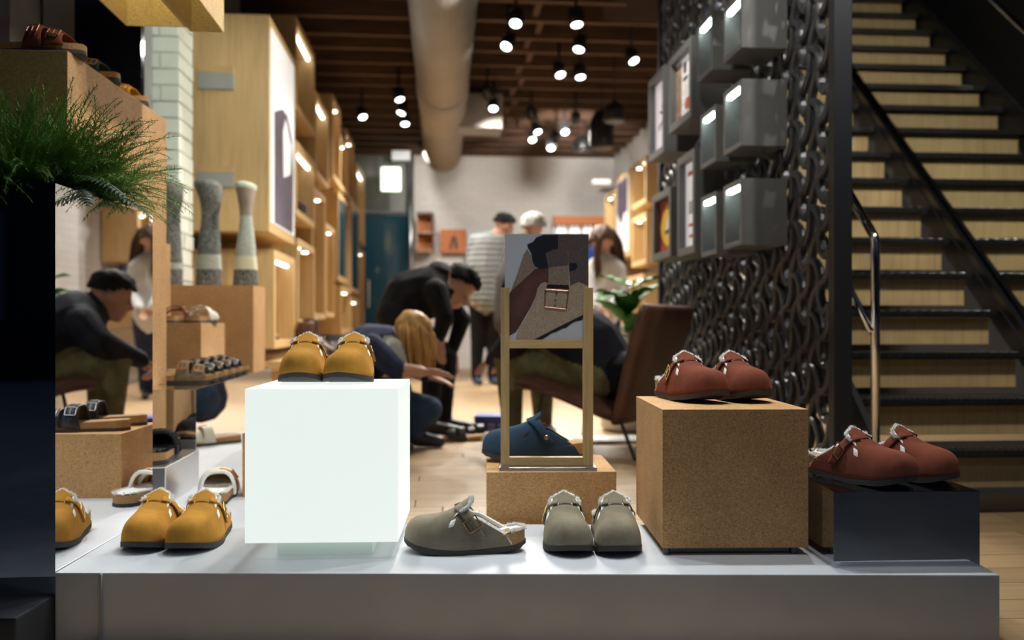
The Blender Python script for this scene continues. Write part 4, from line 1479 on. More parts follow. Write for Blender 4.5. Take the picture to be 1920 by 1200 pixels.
printed('print_sole', [(857, 810), (857, 850), (815, 860), (790, 890), (720, 905), (680, 930), (640, 965), (600, 972), (540, 1005), (500, 1015), (460, 1045), (400, 1080), (330, 1080)], 'print_navy', 4)
for a, b in (((438, 592), (662, 608)), ((662, 608), (640, 785)), ((640, 785), (432, 762)), ((432, 762), (438, 592))):
    (ax, az), (bx, bz) = pv(*a), pv(*b)
    build(MB().tube([(ax, -.0094, az), (bx, -.0094, bz)], .0014, 6), 'print_buckle', 'copper', pr_o)
for c in ((545, 632), (534, 698), (530, 750)):
    x, z = pv(*c)
    build(MB().lathe([(.0024, 0), (.0024, .0004)], 10, 'y', (x, -.0100, z)), 'print_hole', 'print_navy', pr_o)

# dark mirror block on the right
ZM = 0.300
mbk = thing('mirror_block', 'black mirrored block at the right end carrying rust clogs', 'display block', (0.829, 1.858 + .155, ZTAB), math.radians(1.4))
build(MB().box(-0.155, 0.157, -0.155, 0.155, 0.0025, ZM - ZTAB), 'block', 'mirror_dark', mbk, bevel=0.0007)
build(MB().box(-0.154, 0.156, -0.1545, 0.154, 0, 0.0025), 'base_strip', 'steel_edge', mbk)

# tall mirrored planter at the left, with fern
PX, PY = -0.946, 1.823
PANG = math.radians(2.2)
pt = thing('mirror_planter', 'tall mirror-sided planter at the left edge of the window', 'planter', (PX, PY, 0.093), PANG)
PLH = 0.852
mb = MB().box(-0.52, 0, 0, 0.545, 0, PLH)
pb = build(mb, 'body', 'mirror_plain', pt)
build(MB().box(-0.50, -0.02, 0.02, 0.525, PLH, PLH + .002), 'soil', 'soil', pt)

# cork tower with sandals
tw_ang = math.radians(3.6)
tower = thing('cork_tower', 'tall cork tower with three sandals on its top', 'display block', (-1.212, 2.40, 0.4365), tw_ang)
build(MB().box(-0.50, 0, 0, 0.82, 0, 0.963), 'tower_block', 'cork', tower, bevel=0.0015)
tag(build(MB().box(-0.50, -0.01, 0.03, 0.46, 0, 0.2965), 'cork_pedestal', 'cork', None, (-1.212, 2.40, ZTAB), tw_ang, bevel=0.0015), 'short cork pedestal under the front of the tall cork tower', 'display block')
# long low mirror block
LBZ = 0.4365
lo_ang = math.radians(6.0)
lowb = thing('low_mirror_block', 'long low mirror block carrying a row of sandals', 'display block', (-1.048, 2.92, ZTAB), lo_ang)
build(MB().box(-0.30, 0, 0, 1.50, 0, LBZ - ZTAB), 'block', 'mirror', lowb, bevel=0.001)
build(MB().box(-0.30, 0.0005, -0.0005, 1.50, LBZ - ZTAB - .0015, LBZ - ZTAB - .0005), 'top_sheet', 'mirror_dark', lowb)
# small steel block in front of it
stb = thing('steel_block', 'small brushed steel block with bright edges carrying a black slipper', 'display block', (-0.968, 2.46, ZTAB), math.radians(5.0))
build(MB().box(-0.20, -0.003, 0.003, 0.36, 0, 0.1125), 'block', 'steel', stb)
build(MB().box(-0.20, 0, 0, 0.003, 0.110, 0.113).box(-0.003, 0, 0, 0.003, 0, 0.110).box(-0.003, 0, 0.003, 0.36, 0.111, 0.113), 'bright_edge', 'steel_edge', stb)

# low cork block behind the light cube, seen in the mirror of the planter
tag(build(MB().box(-0.30, 0, 0, 0.30, 0, 0.19), 'cork_low_block', 'cork', None, (-0.50, 2.62, ZTAB), deg_(2), bevel=.0015), 'low cork block with black sandals behind the light cube', 'display block')
for i_ in range(2):
    sandal(1, 'leather_black', 'black sandal on the low cork block behind the light cube, %s one' % ('near', 'far')[i_], (-.655 - .004 * i_, 2.70 + .14 * i_, ZTAB + .19), deg_(88), 'silver', group='sandals behind the light cube')

# cork steps and sock block
stp = tag(build(MB().box(-0.45, 0, 0, 0.43, 0, 0.2225), 'cork_step', 'cork', None, (-1.385, 3.92, LBZ), TH, bevel=0.0015), 'small cork step carrying a pair of sandals, behind the row', 'display block')
skb = tag(build(MB().box(-0.50, 0, 0, 0.30, 0, 0.717), 'sock_block', 'cork', None, (-1.352, 4.60, ZTAB), TH, bevel=0.0015), 'tall cork block carrying the inverted knit socks', 'display block')
tag(build(MB().box(-0.20, 0, 0, 0.10, 0, 0.385), 'cork_post', 'cork', None, (-1.668, 4.22, LBZ + .2225), TH, bevel=0.0015), 'slim cork block right behind the tall cork tower', 'display block')
# hanging cork boxes, open below
for i, (x1, w, z0, dd, lab) in enumerate([(-1.100, .196, 1.655, 2.97, 'left hanging cork box, open below, at the top of the photo'), (-0.982, .112, 1.648, 3.0, 'right hanging cork box, open below, beside the white pier')]):
    t = thing('hanging_cork_box', lab, 'hanging box', (x1, dd, z0), TH, 'hanging cork boxes')
    dp, h = 0.5, 0.5
    build(MB().box(-w, -w + .004, -dp, 0, 0, h).box(-.004, 0, -dp, 0, 0, h).box(-w + .004, -.004, -.004, 0, 0, h).box(-w + .004, -.004, -dp, -dp + .004, 0, h).box(-w + .004, -.004, -dp + .004, -.004, h - .004, h), 'box', 'cork_pale', t)
    build(MB().box(-w + .03, -.03, -dp + .06, -.06, h - .02, h - .006), 'lamp', 'box_lamp', t)
    build(MB().tube([(-w / 2, -dp / 2, h), (-w / 2, -dp / 2, CEIL + .01 - z0)], .006, 6), 'rod', 'black_plastic', t)

# ------------------------------------------------------------------ shoes on show
def at_table(x, y, z=ZTAB):
    D = FPX * (HZ - z) / (y - HORY)
    return P(x, y, D)
deg = math.radians
# mustard pair on the plinth, left
clog(1, 'suede_mustard', True, 'brass', 'left clog of the mustard pair on the plinth by the mirror', (-0.841, 2.095, ZTAB), deg(-3))
clog(-1, 'suede_mustard', True, 'brass', 'right clog of the mustard pair on the plinth, buckle towards the light cube', (-0.730, 2.085, ZTAB), deg(2))
# pair on the light cube
clog(1, 'suede_mustard', True, 'brass', 'left mustard clog on top of the glowing light cube', (-0.503, 2.165, ZC), deg(-1))
clog(-1, 'suede_mustard', True, 'brass', 'right mustard clog on top of the glowing light cube', (-0.390, 2.165, ZC), deg(1))
# olive clogs
clog(-1, 'suede_olive', True, 'brass', 'single olive clog seen from the side beside the light cube', (-0.107, 2.000, ZTAB), deg(-88), scale=1.01)
clog(1, 'suede_olive', True, 'brass', 'left olive clog of the pair facing the window', (0.1235, 2.062, ZTAB), deg(2))
clog(-1, 'suede_olive', True, 'brass', 'right olive clog of the pair facing the window', (0.2385, 2.060, ZTAB), deg(3))
# blue clog behind the stand
clog(1, 'suede_blue', False, 'copper', 'blue suede clog with copper rivet behind the photo stand', (0.070, 2.515, 0.267), deg(-88), scale=1.14)
# rust pair on the cork cube
clog(1, 'suede_rust', True, 'brass', 'left rust clog on top of the large cork cube', (0.438, 2.195, 0.4661), deg(17), tilt=deg(-2))
clog(-1, 'suede_rust', True, 'brass', 'right rust clog on top of the large cork cube', (0.557, 2.215, 0.4661), deg(19), tilt=deg(-2))
# rust pair on the black mirror block
clog(1, 'suede_rust', True, 'brass', 'left rust clog on the black mirrored block', (0.782, 1.992, ZM), deg(31))
clog(-1, 'suede_rust', True, 'brass', 'right rust clog on the black mirrored block', (0.902, 2.035, ZM), deg(33))
# left back: slippers and sandals
sandal(1, 'suede_mustard', 'mustard two-strap slipper lined with white wool, heel towards the window', (-0.872, 2.605, ZTAB), deg(193), 'copper', True, cat='slipper', closed=True, name='wool_slipper')
sandal(1, 'suede_black', 'black wool-lined slipper standing on the small steel block', (-1.058, 2.635, 0.2535), deg(196), 'steel_dark', True, cat='slipper', closed=True, name='wool_slipper', woolmat='fleece_black')
sandal(-1, 'leather_cream', 'cream two-strap sandal far back on the plinth beside the light cube', (-0.985, 3.80, ZTAB), deg(62), 'silver')
row = [('suede_taupe', 'copper', 'taupe sandal nearest in the row on the mirror block'), ('leather_black', 'silver', 'second sandal of the row, dark with pale silver buckles'),
       ('leather_black', 'brass', 'third sandal of the row, black with brass buckles'), ('leather_black', 'copper', 'fourth sandal of the row, black with copper buckles'),
       ('leather_black', 'silver', 'black sandal farthest back in the row on the mirror block')]
for i, (m_, me_, lab) in enumerate(row):
    d_ = 0.37 + i * .150
    o_ = Vector((-1.048, 2.92, LBZ)) + Matrix.Rotation(lo_ang, 3, 'Z') @ Vector((-0.150, d_, 0))
    sandal(1, m_, lab, o_, lo_ang + deg(90 + 2), me_, group='sandals on the mirror block')
# pair on the cork step
sandal(1, 'suede_rust', 'rust sandal on the cork step, heel to the window, left of the cream one', (-1.572, 4.09, LBZ + .2225), deg(188), 'copper')
sandal(-1, 'leather_cream', 'cream sandal on the cork step, heel to the window', (-1.447, 4.08, LBZ + .2225), deg(182), 'silver')
# sandals on the tower, toes to the right
for i, (m_, me_, d_, lab) in enumerate([('suede_rust', 'copper', .062, 'rust sandal on the cork tower, nearest the window'),
                                        ('suede_blue', 'copper', .335, 'blue sandal in the middle of the cork tower top'),
                                        ('suede_mustard', 'copper', .62, 'mustard sandal at the back of the cork tower top')]):
    o_ = Vector((-1.212, 2.40, 0.4365 + .963)) + Matrix.Rotation(tw_ang, 3, 'Z') @ Vector((-0.116 - .010 * i, d_, 0))
    sandal(1, m_, lab, o_, tw_ang + deg(86), me_, group='sandals on the cork tower')
# ------------------------------------------------------------------ inverted knit socks on leg forms
def sock(label, loc, h, prof, bands, rz=0.0):
    t = thing('knit_sock', label, 'sock', loc, rz, 'knit socks on leg forms')
    N = 44
    ring_at = lambda u: (smooth_tab(prof['r'], u), smooth_tab(prof['d'], u), smooth_tab(prof['x'], u))
    for nm, u0, u1, mat in bands:
        rows = []
        k = max(3, int((u1 - u0) * N))
        for i in range(k + 1):
            u = u0 + (u1 - u0) * i / k
            rx, ry, cx = ring_at(u)
            rr = []
            for a in range(20):
                an = 2 * PI * a / 20
                w = 1 + .035 * noise.noise(Vector((math.cos(an) * 2, math.sin(an) * 2, u * 14)))
                rr.append(Vector((cx + rx * w * math.cos(an), ry * w * math.sin(an), u * h)))
            rows.append(rr)
        mb = MB()
        vs = mb.grid(rows, closed=True)
        if u1 > .999:
            mb.bm.faces.new(vs[-1])
        if u0 < .001:
            mb.bm.faces.new(list(reversed(vs[0])))
        build(mb, nm, mat, t, smooth=True)
    return t
pr1 = {'r': [(0, .068), (.15, .066), (.35, .060), (.55, .050), (.68, .046), (.8, .054), (.9, .064), (.965, .070), (1, .055)],
       'd': [(0, .06), (.35, .055), (.68, .045), (.85, .07), (.97, .09), (1, .07)], 'x': [(0, 0), (.5, .006), (.7, .010), (.85, .010), (1, -.008)]}
pr2 = {'r': [(0, .066), (.15, .062), (.35, .052), (.5, .042), (.7, .032), (.85, .040), (.95, .050), (.985, .052), (1, .040)],
       'd': [(0, .06), (.35, .052), (.7, .040), (.9, .085), (.98, .10), (1, .08)], 'x': [(0, 0), (.5, .004), (.7, .004), (1, .002)]}
SZ = ZTAB + .717
sock('dark grey marled knit sock with pale cuff, middle of three', P(391, 535, 4.74), .565, pr1,
     [('cuff', 0, .16, 'knit_dark'), ('pale_band', .16, .30, 'knit_light'), ('leg', .30, .72, 'knit_dark'), ('foot', .72, 1, 'knit_mid')]).location.z = SZ
sock('pale sage knit sock with cream band, right of three', P(460, 535, 4.74), .555, pr2,
     [('cuff', 0, .16, 'knit_dark'), ('cream_band', .16, .29, 'knit_cream'), ('leg', .29, .68, 'knit_light'), ('ankle', .68, .94, 'knit_taupe'), ('toe', .94, 1, 'knit_sage')]).location.z = SZ
sock('dark knit sock mostly hidden behind the cork tower', P(318, 535, 4.74), .565, pr1,
     [('cuff', 0, .16, 'knit_dark'), ('pale_band', .16, .22, 'knit_light'), ('leg', .22, .72, 'knit_mid'), ('foot', .72, 1, 'knit_mid')]).location.z = SZ

# ------------------------------------------------------------------ fern in the planter
fr = thing('feathery_fern', 'feathery green fern spilling over the mirror planter', 'plant', Vector((PX, PY, 0.093 + PLH)) + Matrix.Rotation(PANG, 3, 'Z') @ Vector((-.22, .28, 0)), 0)
rf = random.Random(11)
def plume(mb, p0, d0, length, n, droop, leaf, width, rn):
    p, d = Vector(p0), Vector(d0).normalized()
    step = length / n
    pts = [p.copy()]
    for i in range(n):
        d = (d + Vector((rn.gauss(0, .05), rn.gauss(0, .05), -droop * (i / n)))).normalized()
        p = p + d * step
        pts.append(p.copy())
    mb.tube(pts, [.0012 * (1 - .8 * i / n) + .0003 for i in range(n + 1)], 3, cap=False)
    for i in range(2, n):
        u = i / n
        t = (pts[i + 1] - pts[i]).normalized()
        s = t.cross(Vector((0, 0, 1)))
        if s.length < .05:
            s = Vector((1, 0, 0))
        s.normalize()
        ll = leaf * math.sin(PI * min(u * 1.02, 1)) ** .7 + .004
        for sg in (-1, 1):
            for q in range(4):
                dd = (s * sg + t * .9 + Vector((rn.gauss(0, .5), rn.gauss(0, .5), rn.gauss(0, .5)))).normalized()
                o = pts[i] + t * step * q / 4
                e = o + dd * ll * rn.uniform(.7, 1.2)
                wv = dd.cross(Vector((0, 0, 1)))
                if wv.length < .05:
                    wv = s
                wv = wv.normalized() * width
                v = mb.verts([o - wv, o + wv, e])
                mb.bm.faces.new(v)
mb = MB()
for i in range(1000):
    a = rf.uniform(0, 2 * PI)
    el = rf.uniform(.30, 1.45)
    r0 = rf.uniform(0, .17)
    d_ = Vector((math.cos(a) * math.cos(el) * 1.2, math.sin(a) * math.cos(el), math.sin(el)))
    plume(mb, (r0 * math.cos(a) * 1.1, r0 * math.sin(a), .0), d_, rf.uniform(.12, .30), 18, rf.uniform(.04, .20), rf.uniform(.014, .030), .0009, rf)
stuff(build(mb, 'foliage', 'fern_leaf', fr))
for i, (a, ln, el) in enumerate([(-.42, .30, .42), (-.15, .29, .30), (-.85, .26, .35)]):
    mb = MB()
    p = Vector((.10, -.10 + .05 * i, .02)); d_ = Vector((math.cos(a) * math.cos(el), math.sin(a) * math.cos(el), math.sin(el)))
    pts = [p.copy()]
    for k in range(26):
        d_ = (d_ + Vector((0, 0, -.045))).normalized()
        p = p + d_ * ln / 26
        pts.append(p.copy())
    mb.tube(pts, [.0022 * (1 - k / 30) for k in range(27)], 4)
    for k in range(2, 26):
        t_ = (pts[k + 1] - pts[k - 1]).normalized()
        s_ = t_.cross(Vector((0, 0, 1))).normalized()
        ll = .046 * math.sin(PI * (k / 26) ** .75) ** .8 + .003
        for sg in (-1, 1):
            e = pts[k] + (s_ * sg + t_ * .55 + Vector((0, 0, -.25))).normalized() * ll
            mid = (pts[k] + e) / 2 + Vector((0, 0, .002))
            w_ = t_ * .0042
            v = mb.verts([pts[k] - w_ * .7, mid - w_, e, mid + w_, pts[k] + w_ * .7])
            mb.bm.faces.new(v)
    build(mb, 'frond', 'frond_dark', fr)

# ------------------------------------------------------------------ leafy plant behind the seat
pl_loc = P(1178, 800, 5.45); pl_loc.z = 0
fp = thing('fiddle_leaf_plant', 'broad-leaved green pot plant behind the brown chair', 'plant', pl_loc, 0)
build(MB().lathe([(.13, 0), (.17, .02), (.18, .42), (.165, .43), (.16, .40), (.01, .40)], 24), 'pot', 'white_matte', fp, smooth=True)
build(MB().tube([(0, 0, .40), (.01, 0, .6), (0, .01, .85)], .012, 8), 'stem', 'print_tan', fp)
def big_leaf(base, direction, ln, wd, droop):
    d = Vector(direction).normalized()
    s = d.cross(Vector((0, 0, 1))).normalized()
    rows = []
    p = Vector(base)
    for i in range(11):
        u = i / 10
        w = wd * math.sin(PI * min(.06 + u * .94, 1)) ** .6 * (.6 + .55 * u) if u < 1 else .002
        up = s.cross(d).normalized()
        rows.append([p + s * w * q + up * (.18 * abs(q) ** 1.5 * w + .006 * math.sin(i * 1.9) * abs(q)) for q in (-1, -.6, -.25, 0, .25, .6, 1)])
        d = (d + Vector((0, 0, -droop / 10))).normalized()
        p = p + d * ln / 10
    mb = MB(); mb.grid(rows)
    return mb
lf = random.Random(4)
for i in range(15):
    a = i * 2.4 + .3
    el = lf.uniform(.1, 1.1)
    hgt = .55 + .024 * i
    mb = big_leaf((0, 0, hgt), (math.cos(a), math.sin(a) * .8, math.sin(el) * 1.2), lf.uniform(.20, .30), lf.uniform(.075, .105), lf.uniform(.3, 1.0))
    soled(build(mb, 'leaf', 'leaf', fp, smooth=True), .0015)

# ------------------------------------------------------------------ brown lounge chair
CH = Vector((0.655, 4.52, 0)); CA = deg(-31)
ch = thing('lounge_chair', 'low brown leather lounge chair with slanted back', 'chair', CH, CA)
def cushion(prof, y0, y1, name, mat, thick):
    """prof: spline of (x, z), padded slab extruded along y"""
    pts = spline(prof, 16)
    rows = []
    for k in range(13):
        v = k / 12
        yy = y0 + (y1 - y0) * v
        e = 1 - abs(v * 2 - 1) ** 6
        row = []
        up, dn = [], []
        for i, p in enumerate(pts):
            a = pts[max(i - 1, 0)]; b = pts[min(i + 1, 15)]
            n = Vector((-(b[1] - a[1]), b[0] - a[0])).normalized()
            th = thick * (.55 + .45 * e) * (.45 + .55 * (1 - abs(i / 15 * 2 - 1) ** 5))
            up.append(Vector((p[0] + n[0] * th / 2, yy, p[1] + n[1] * th / 2)))
            dn.append(Vector((p[0] - n[0] * th / 2, yy, p[1] - n[1] * th / 2)))
        rows.append(up + list(reversed(dn)))
    mb = MB()
    vs = mb.grid(rows, closed=True)
    mb.bm.faces.new(vs[0]); mb.bm.faces.new(list(reversed(vs[-1])))
    return build(mb, name, mat, ch, smooth=True)
cushion([(-.56, .330), (-.50, .355), (-.30, .300), (-.05, .215), (.03, .205)], -.32, .32, 'seat_cushion', 'leather_brown', .085)
cushion([(.0, .17), (.04, .30), (.09, .50), (.15, .70), (.165, .745)], -.33, .33, 'backrest', 'leather_brown', .085)
build(MB().tube([(-.55, -.325, .335), (-.3, -.325, .30), (-.02, -.325, .20)], .007, 6).tube([(-.55, .325, .335), (-.3, .325, .30), (-.02, .325, .20)], .007, 6), 'piping', 'print_brown', ch)
for x0, z0 in ((-.42, .30), (.02, .17)):
    for sy in (-.27, .27):
        build(MB().tube([(x0, sy, z0), (x0 + (-.05 if x0 < -.1 else .08), sy * 1.08, 0)], .009, 8), 'leg', 'black_plastic', ch)

# ------------------------------------------------------------------ people
class Figure:
    def __init__(self, name, label, loc):
        self.t = thing(name, label, 'person', loc)
        self.loc = Vector(loc)
        self.seg = []        # a, b, ra, rb, material
        self.bm = bmesh.new()

    def cap(self, a, b, ra, rb, mat, flat=None):
        a, b = Vector(a) - self.loc, Vector(b) - self.loc
        self.seg.append((a, b, ra, rb, mat))
        bm2 = bmesh.new()
        bmesh.ops.create_icosphere(bm2, subdivisions=2, radius=ra, matrix=Matrix.Translation(a))
        bmesh.ops.create_icosphere(bm2, subdivisions=2, radius=rb, matrix=Matrix.Translation(b))
        if flat:      # widen along a direction
            d, k = Vector(flat[0]).normalized(), flat[1]
            for v in bm2.verts:
                c = a if (v.co - a).length < (v.co - b).length else b
                v.co += d * (v.co - c).dot(d) * (k - 1)
        r = bmesh.ops.convex_hull(bm2, input=bm2.verts[:])
        dead = [g for g in set(r['geom_interior'] + r['geom_unused']) if isinstance(g, bmesh.types.BMVert) and g.is_valid]
        bmesh.ops.delete(bm2, geom=dead, context='VERTS')
        me = bpy.data.meshes.new('tmp'); bm2.to_mesh(me); bm2.free()
        self.bm.from_mesh(me); bpy.data.meshes.remove(me)

    def chain(self, pts, rads, mat, flat=None):
        for i in range(len(pts) - 1):
            self.cap(pts[i], pts[i + 1], rads[i], rads[i + 1], mat, flat)

    def blob(self, c, r, mat, rot):
        c = Vector(c) - self.loc
        self.seg.append((c, c, sum(r) / 3, sum(r) / 3, mat))
        bmesh.ops.create_uvsphere(self.bm, u_segments=20, v_segments=12, radius=1,
                                  matrix=Matrix.Translation(c) @ rot.to_4x4() @ Matrix.Diagonal((*r, 1)))

    def head(self, c, face, up, skin, k=1.0):
        f = Vector(face).normalized()
        u = Vector(up); u = (u - f * u.dot(f)).normalized()
        s = f.cross(u).normalized()
        rot = Matrix((s, f, u)).transposed()
        self.hf = (Vector(c), s, f, u, k)
        c = Vector(c)
        self.blob(c + u * .025 * k - f * .012 * k, (.074 * k, .094 * k, .092 * k), skin, rot)
        self.blob(c - u * .045 * k + f * .030 * k, (.056 * k, .062 * k, .066 * k), skin, rot)
        self.blob(c - u * .092 * k + f * .058 * k, (.026 * k, .022 * k, .018 * k), skin, rot)
        self.cap(c + u * .008 * k + f * .084 * k, c - u * .022 * k + f * .104 * k, .008 * k, .014 * k, skin)
        self.cap(c - u * .062 * k + f * .084 * k + s * .016 * k, c - u * .062 * k + f * .084 * k - s * .016 * k, .009 * k, .009 * k, skin)
        for sg in (-1, 1):
            self.blob(c + s * sg * .076 * k - u * .010 * k - f * .012 * k, (.011 * k, .022 * k, .034 * k), skin, rot)
            self.cap(c + s * sg * .014 * k + u * .016 * k + f * .080 * k, c + s * sg * .046 * k + u * .018 * k + f * .070 * k, .009 * k, .008 * k, skin)
        mb = MB()
        for sg in (-1, 1):
            mb.ellipsoid(c - self.loc + s * sg * .031 * k + u * .001 * k + f * .079 * k, (.011 * k, .006 * k, .006 * k), 10, 6, rot)
        build(mb, 'eyes', 'print_black', self.t)

    def hair_cap(self, mat, front=.30, low=-.25, puff=1.0, tuft=0.0):
        c, s, f, u, k = self.hf
        rot = Matrix((s, f, u)).transposed()
        bm = bmesh.new()
        bmesh.ops.create_uvsphere(bm, u_segments=36, v_segments=24, radius=1)
        dead = []
        for v in bm.verts:
            p = v.co
            line = low + (front - low) * max(0, min(1, (p.y + .35) / 1.1))
            if p.z < line:
                dead.append(v)
        bmesh.ops.delete(bm, geom=dead, context='VERTS')
        for v in bm.verts:
            n = noise.noise(v.co * 2.6 + Vector((1, 2, 3))) * .10 + noise.noise(v.co * 7) * .06 * (1 + tuft) + noise.noise(Vector((v.co.x * 24, v.co.y * 6, v.co.z * 10))) * .035
            q = v.co * (1.0 + n)
            v.co = c - self.loc + rot @ Vector((q.x * .085 * k * puff, q.y * .106 * k * puff - .012 * k, q.z * .105 * k * puff + .024 * k))
        m2 = MB(); m2.bm.free(); m2.bm = bm
        o = build(m2, 'hair', mat, self.t, smooth=True)
        soled(o, .012)
        return o

    def locks(self, mat, starts, n, rn, rad=.011, name='long_hair'):
        """long hair: starts = list of polylines to bunch strands along"""
        mb = MB()
        for _ in range(n):
            ln = rn.choice(starts)
            j = Vector((rn.gauss(0, .014), rn.gauss(0, .014), rn.gauss(0, .010)))
            pts = [Vector(p) - self.loc + j * (.6 + .6 * i / len(ln)) + Vector((rn.gauss(0, .004), rn.gauss(0, .004), 0)) for i, p in enumerate(ln)]
            pts = spline(pts, 10)
            mb.tube(pts, [rad * (1 - .65 * (i / 9) ** 2) for i in range(10)], 6, flat=.6)
        return build(mb, name, mat, self.t, smooth=True)

    def hand(self, wrist, d, nrm, skin, curl=.5, k=1.0, thumb=1):
        d = Vector(d).normalized(); n = Vector(nrm); n = (n - d * n.dot(d)).normalized()
        s = d.cross(n).normalized()
        w = Vector(wrist)
        for o in (-.028, -.010, .010, .028):
            self.cap(w + s * o * .6 * k, w + d * .085 * k + s * o * k, .014 * k, .012 * k, skin)
        for i, (o, ln) in enumerate(((-.030, .062), (-.010, .078), (.011, .083), (.031, .072))):
            p = w + d * .085 * k + s * o * k
            dd = d.copy()
            for j, fr_ in enumerate((.45, .32, .23)):
                dd = (dd + n * curl * (.35 + .35 * j)).normalized()
                q = p + dd * ln * fr_ * k
                self.cap(p, q, (.0098 - .001 * j) * k, (.0090 - .001 * j) * k, skin)
                p = q
        p = w + d * .025 * k + s * .030 * thumb * k
        for j, ln in enumerate((.040, .030, .026)):
            dd = (d * (.6 + .25 * j) + s * thumb * (.8 - .25 * j) + n * curl * .5).normalized()
            q = p + dd * ln * k
            self.cap(p, q, .012 * k - .001 * j, .011 * k - .001 * j, skin)
            p = q

    def shoe(self, ankle, fwd, mat, k=1.0):
        a = Vector(ankle); f = Vector(fwd).normalized()
        g = Vector((a.x, a.y, self.loc.z))
        self.cap(g + Vector((0, 0, .042)) - f * .045, g + Vector((0, 0, .048)) + f * .03, .040, .042, mat)
        self.cap(g + Vector((0, 0, .045)) + f * .03, g + Vector((0, 0, .032)) + f * .165 * k, .042, .032, mat)
        self.cap(a, g + Vector((0, 0, .05)), .045, .042, mat)

    def finish(self, voxel=.010, smooth=5):
        me = bpy.data.meshes.new('body')
        self.bm.to_mesh(me); self.bm.free()
        tmp = bpy.data.objects.new('tmp_body', me)
        COL.objects.link(tmp)
        m = tmp.modifiers.new('r', 'REMESH'); m.mode = 'VOXEL'; m.voxel_size = voxel; m.use_smooth_shade = True
        m = tmp.modifiers.new('s', 'SMOOTH'); m.factor = .5; m.iterations = smooth
        dg = bpy.context.evaluated_depsgraph_get()
        new = bpy.data.meshes.new_from_object(tmp.evaluated_get(dg), depsgraph=dg)
        bpy.data.objects.remove(tmp)
        new.materials.clear()
        mats = []
        for sg in self.seg:
            if sg[4] not in mats:
                mats.append(sg[4])
        for q in mats:
            new.materials.append(MATS[q])
        nf = len(new.polygons)
        ce = np.empty(nf * 3, dtype=np.float32); new.polygons.foreach_get('center', ce); ce = ce.reshape(-1, 3)
        best = np.full(nf, 1e9, dtype=np.float32); idx = np.zeros(nf, dtype=np.int32)
        for a, b, ra_, rb_2, mt in self.seg:
            a_n, b_n = np.array(a, dtype=np.float32), np.array(b, dtype=np.float32)
            ab = b_n - a_n; L2 = max(float(ab @ ab), 1e-9)
            t = np.clip(((ce - a_n) @ ab) / L2, 0, 1)
            dist = np.linalg.norm(ce - (a_n + t[:, None] * ab), axis=1) - (ra_ + (rb_2 - ra_) * t)
            up = dist < best
            best[up] = dist[up]; idx[up] = mats.index(mt)
        new.polygons.foreach_set('material_index', idx)
        new.polygons.foreach_set('use_smooth', np.ones(nf, dtype=bool))
        new.name = 'body'
        o = bpy.data.objects.new('body', new)
        COL.objects.link(o)
        o.parent = self.t
        return self.t

def px(x, y, D):
    return P(x, y, D)

# man in black bending over, facing right
D0 = 5.25
g = px(800, 815, D0); g.z = 0
f = Figure('person', 'person in black hooded jacket bending forward with hand on knee', g)
hip = px(748, 592, D0 + .02); chest = px(806, 548, D0); sh = px(822, 548, D0)
X = Vector((1, 0, 0)); Yv = Vector((0, 1, 0)); Zv = Vector((0, 0, 1))
f.chain([hip, px(770, 555, D0), chest, px(835, 545, D0)], [.145, .155, .165, .11], 'black_cloth', (Yv, 1.15))
f.cap(hip + Yv * .08, hip - Yv * .08, .125, .125, 'black_cloth')
for sy, kx, ax in ((-.10, 812, 806), (.11, 836, 832)):
    kn = px(kx, 672, D0 + sy); an = px(ax, 780, D0 + sy); kn.y = D0 + sy; an.y = D0 + sy
    f.chain([hip + Yv * sy, kn, an], [.105, .072, .052], 'black_cloth')
    an.z = .09
    f.shoe(an, (1, -.15, 0), 'leather_black')
neck = px(845, 545, D0)
hd = px(858, 540, D0 - .02)
f.cap(px(832, 538, D0), hd, .065, .055, 'skin')
f.head(hd, (.62, -.30, -.80), (.80, 0, .62), 'skin', 1.08)
f.hair_cap('hair_black', .42, -.35, 1.10)
f.cap(px(822, 515, D0), px(842, 522, D0), .085, .075, 'black_cloth', (Yv, 1.3))   # hood
for sy, el, wr in ((-.20, px(834, 595, D0 - .24), px(824, 628, D0 - .20)), (.20, px(866, 600, D0 + .2), px(850, 650, D0 + .15))):
    f.chain([sh + Yv * sy * .85, el, wr], [.075, .056, .042], 'black_cloth')
    f.hand(wr, (.05, -.05, -1), (.8, -.6, 0), 'skin_tan', .25, 1.05)
f.finish(.009)

# blonde woman crouching
D0 = 4.55
g = px(715, 850, D0); g.z = 0
f = Figure('person', 'blonde person in navy cardigan crouching and reaching out a hand', g)
hip = px(652, 742, D0); hip.y = D0
ch_ = px(700, 658, D0)
f.chain([hip, px(668, 695, D0), ch_], [.135, .125, .125], 'navy_knit', (Yv, 1.2))
f.chain([px(690, 648, D0), px(728, 640, D0)], [.115, .085], 'navy_knit', (Yv, 1.35))
f.chain([px(738, 652, D0 - .12), px(752, 690, D0 - .14)], [.050, .040], 'fur_grey')
for sy, kx, ky, ax in ((-.12, 752, 732, 718), (.12, 800, 772, 768)):
    kn = px(kx, ky, D0); kn.y = D0 + sy
    an = px(ax, 830, D0); an.y = D0 + sy; an.z = .09
    f.chain([hip + Yv * sy * .8, kn, an], [.105, .075, .05], 'denim')
    f.shoe(an, (1, -.1, 0), 'leather_black', .9)
hd = px(772, 626, D0 - .03)
f.cap(px(735, 632, D0), hd, .055, .05, 'skin')
f.head(hd, (.75, -.05, -.62), (.62, 0, .75), 'skin', .98)
f.hair_cap('hair_blond', .40, -.5, .93)
sp_ = []
rn = random.Random(2)
c0 = hd
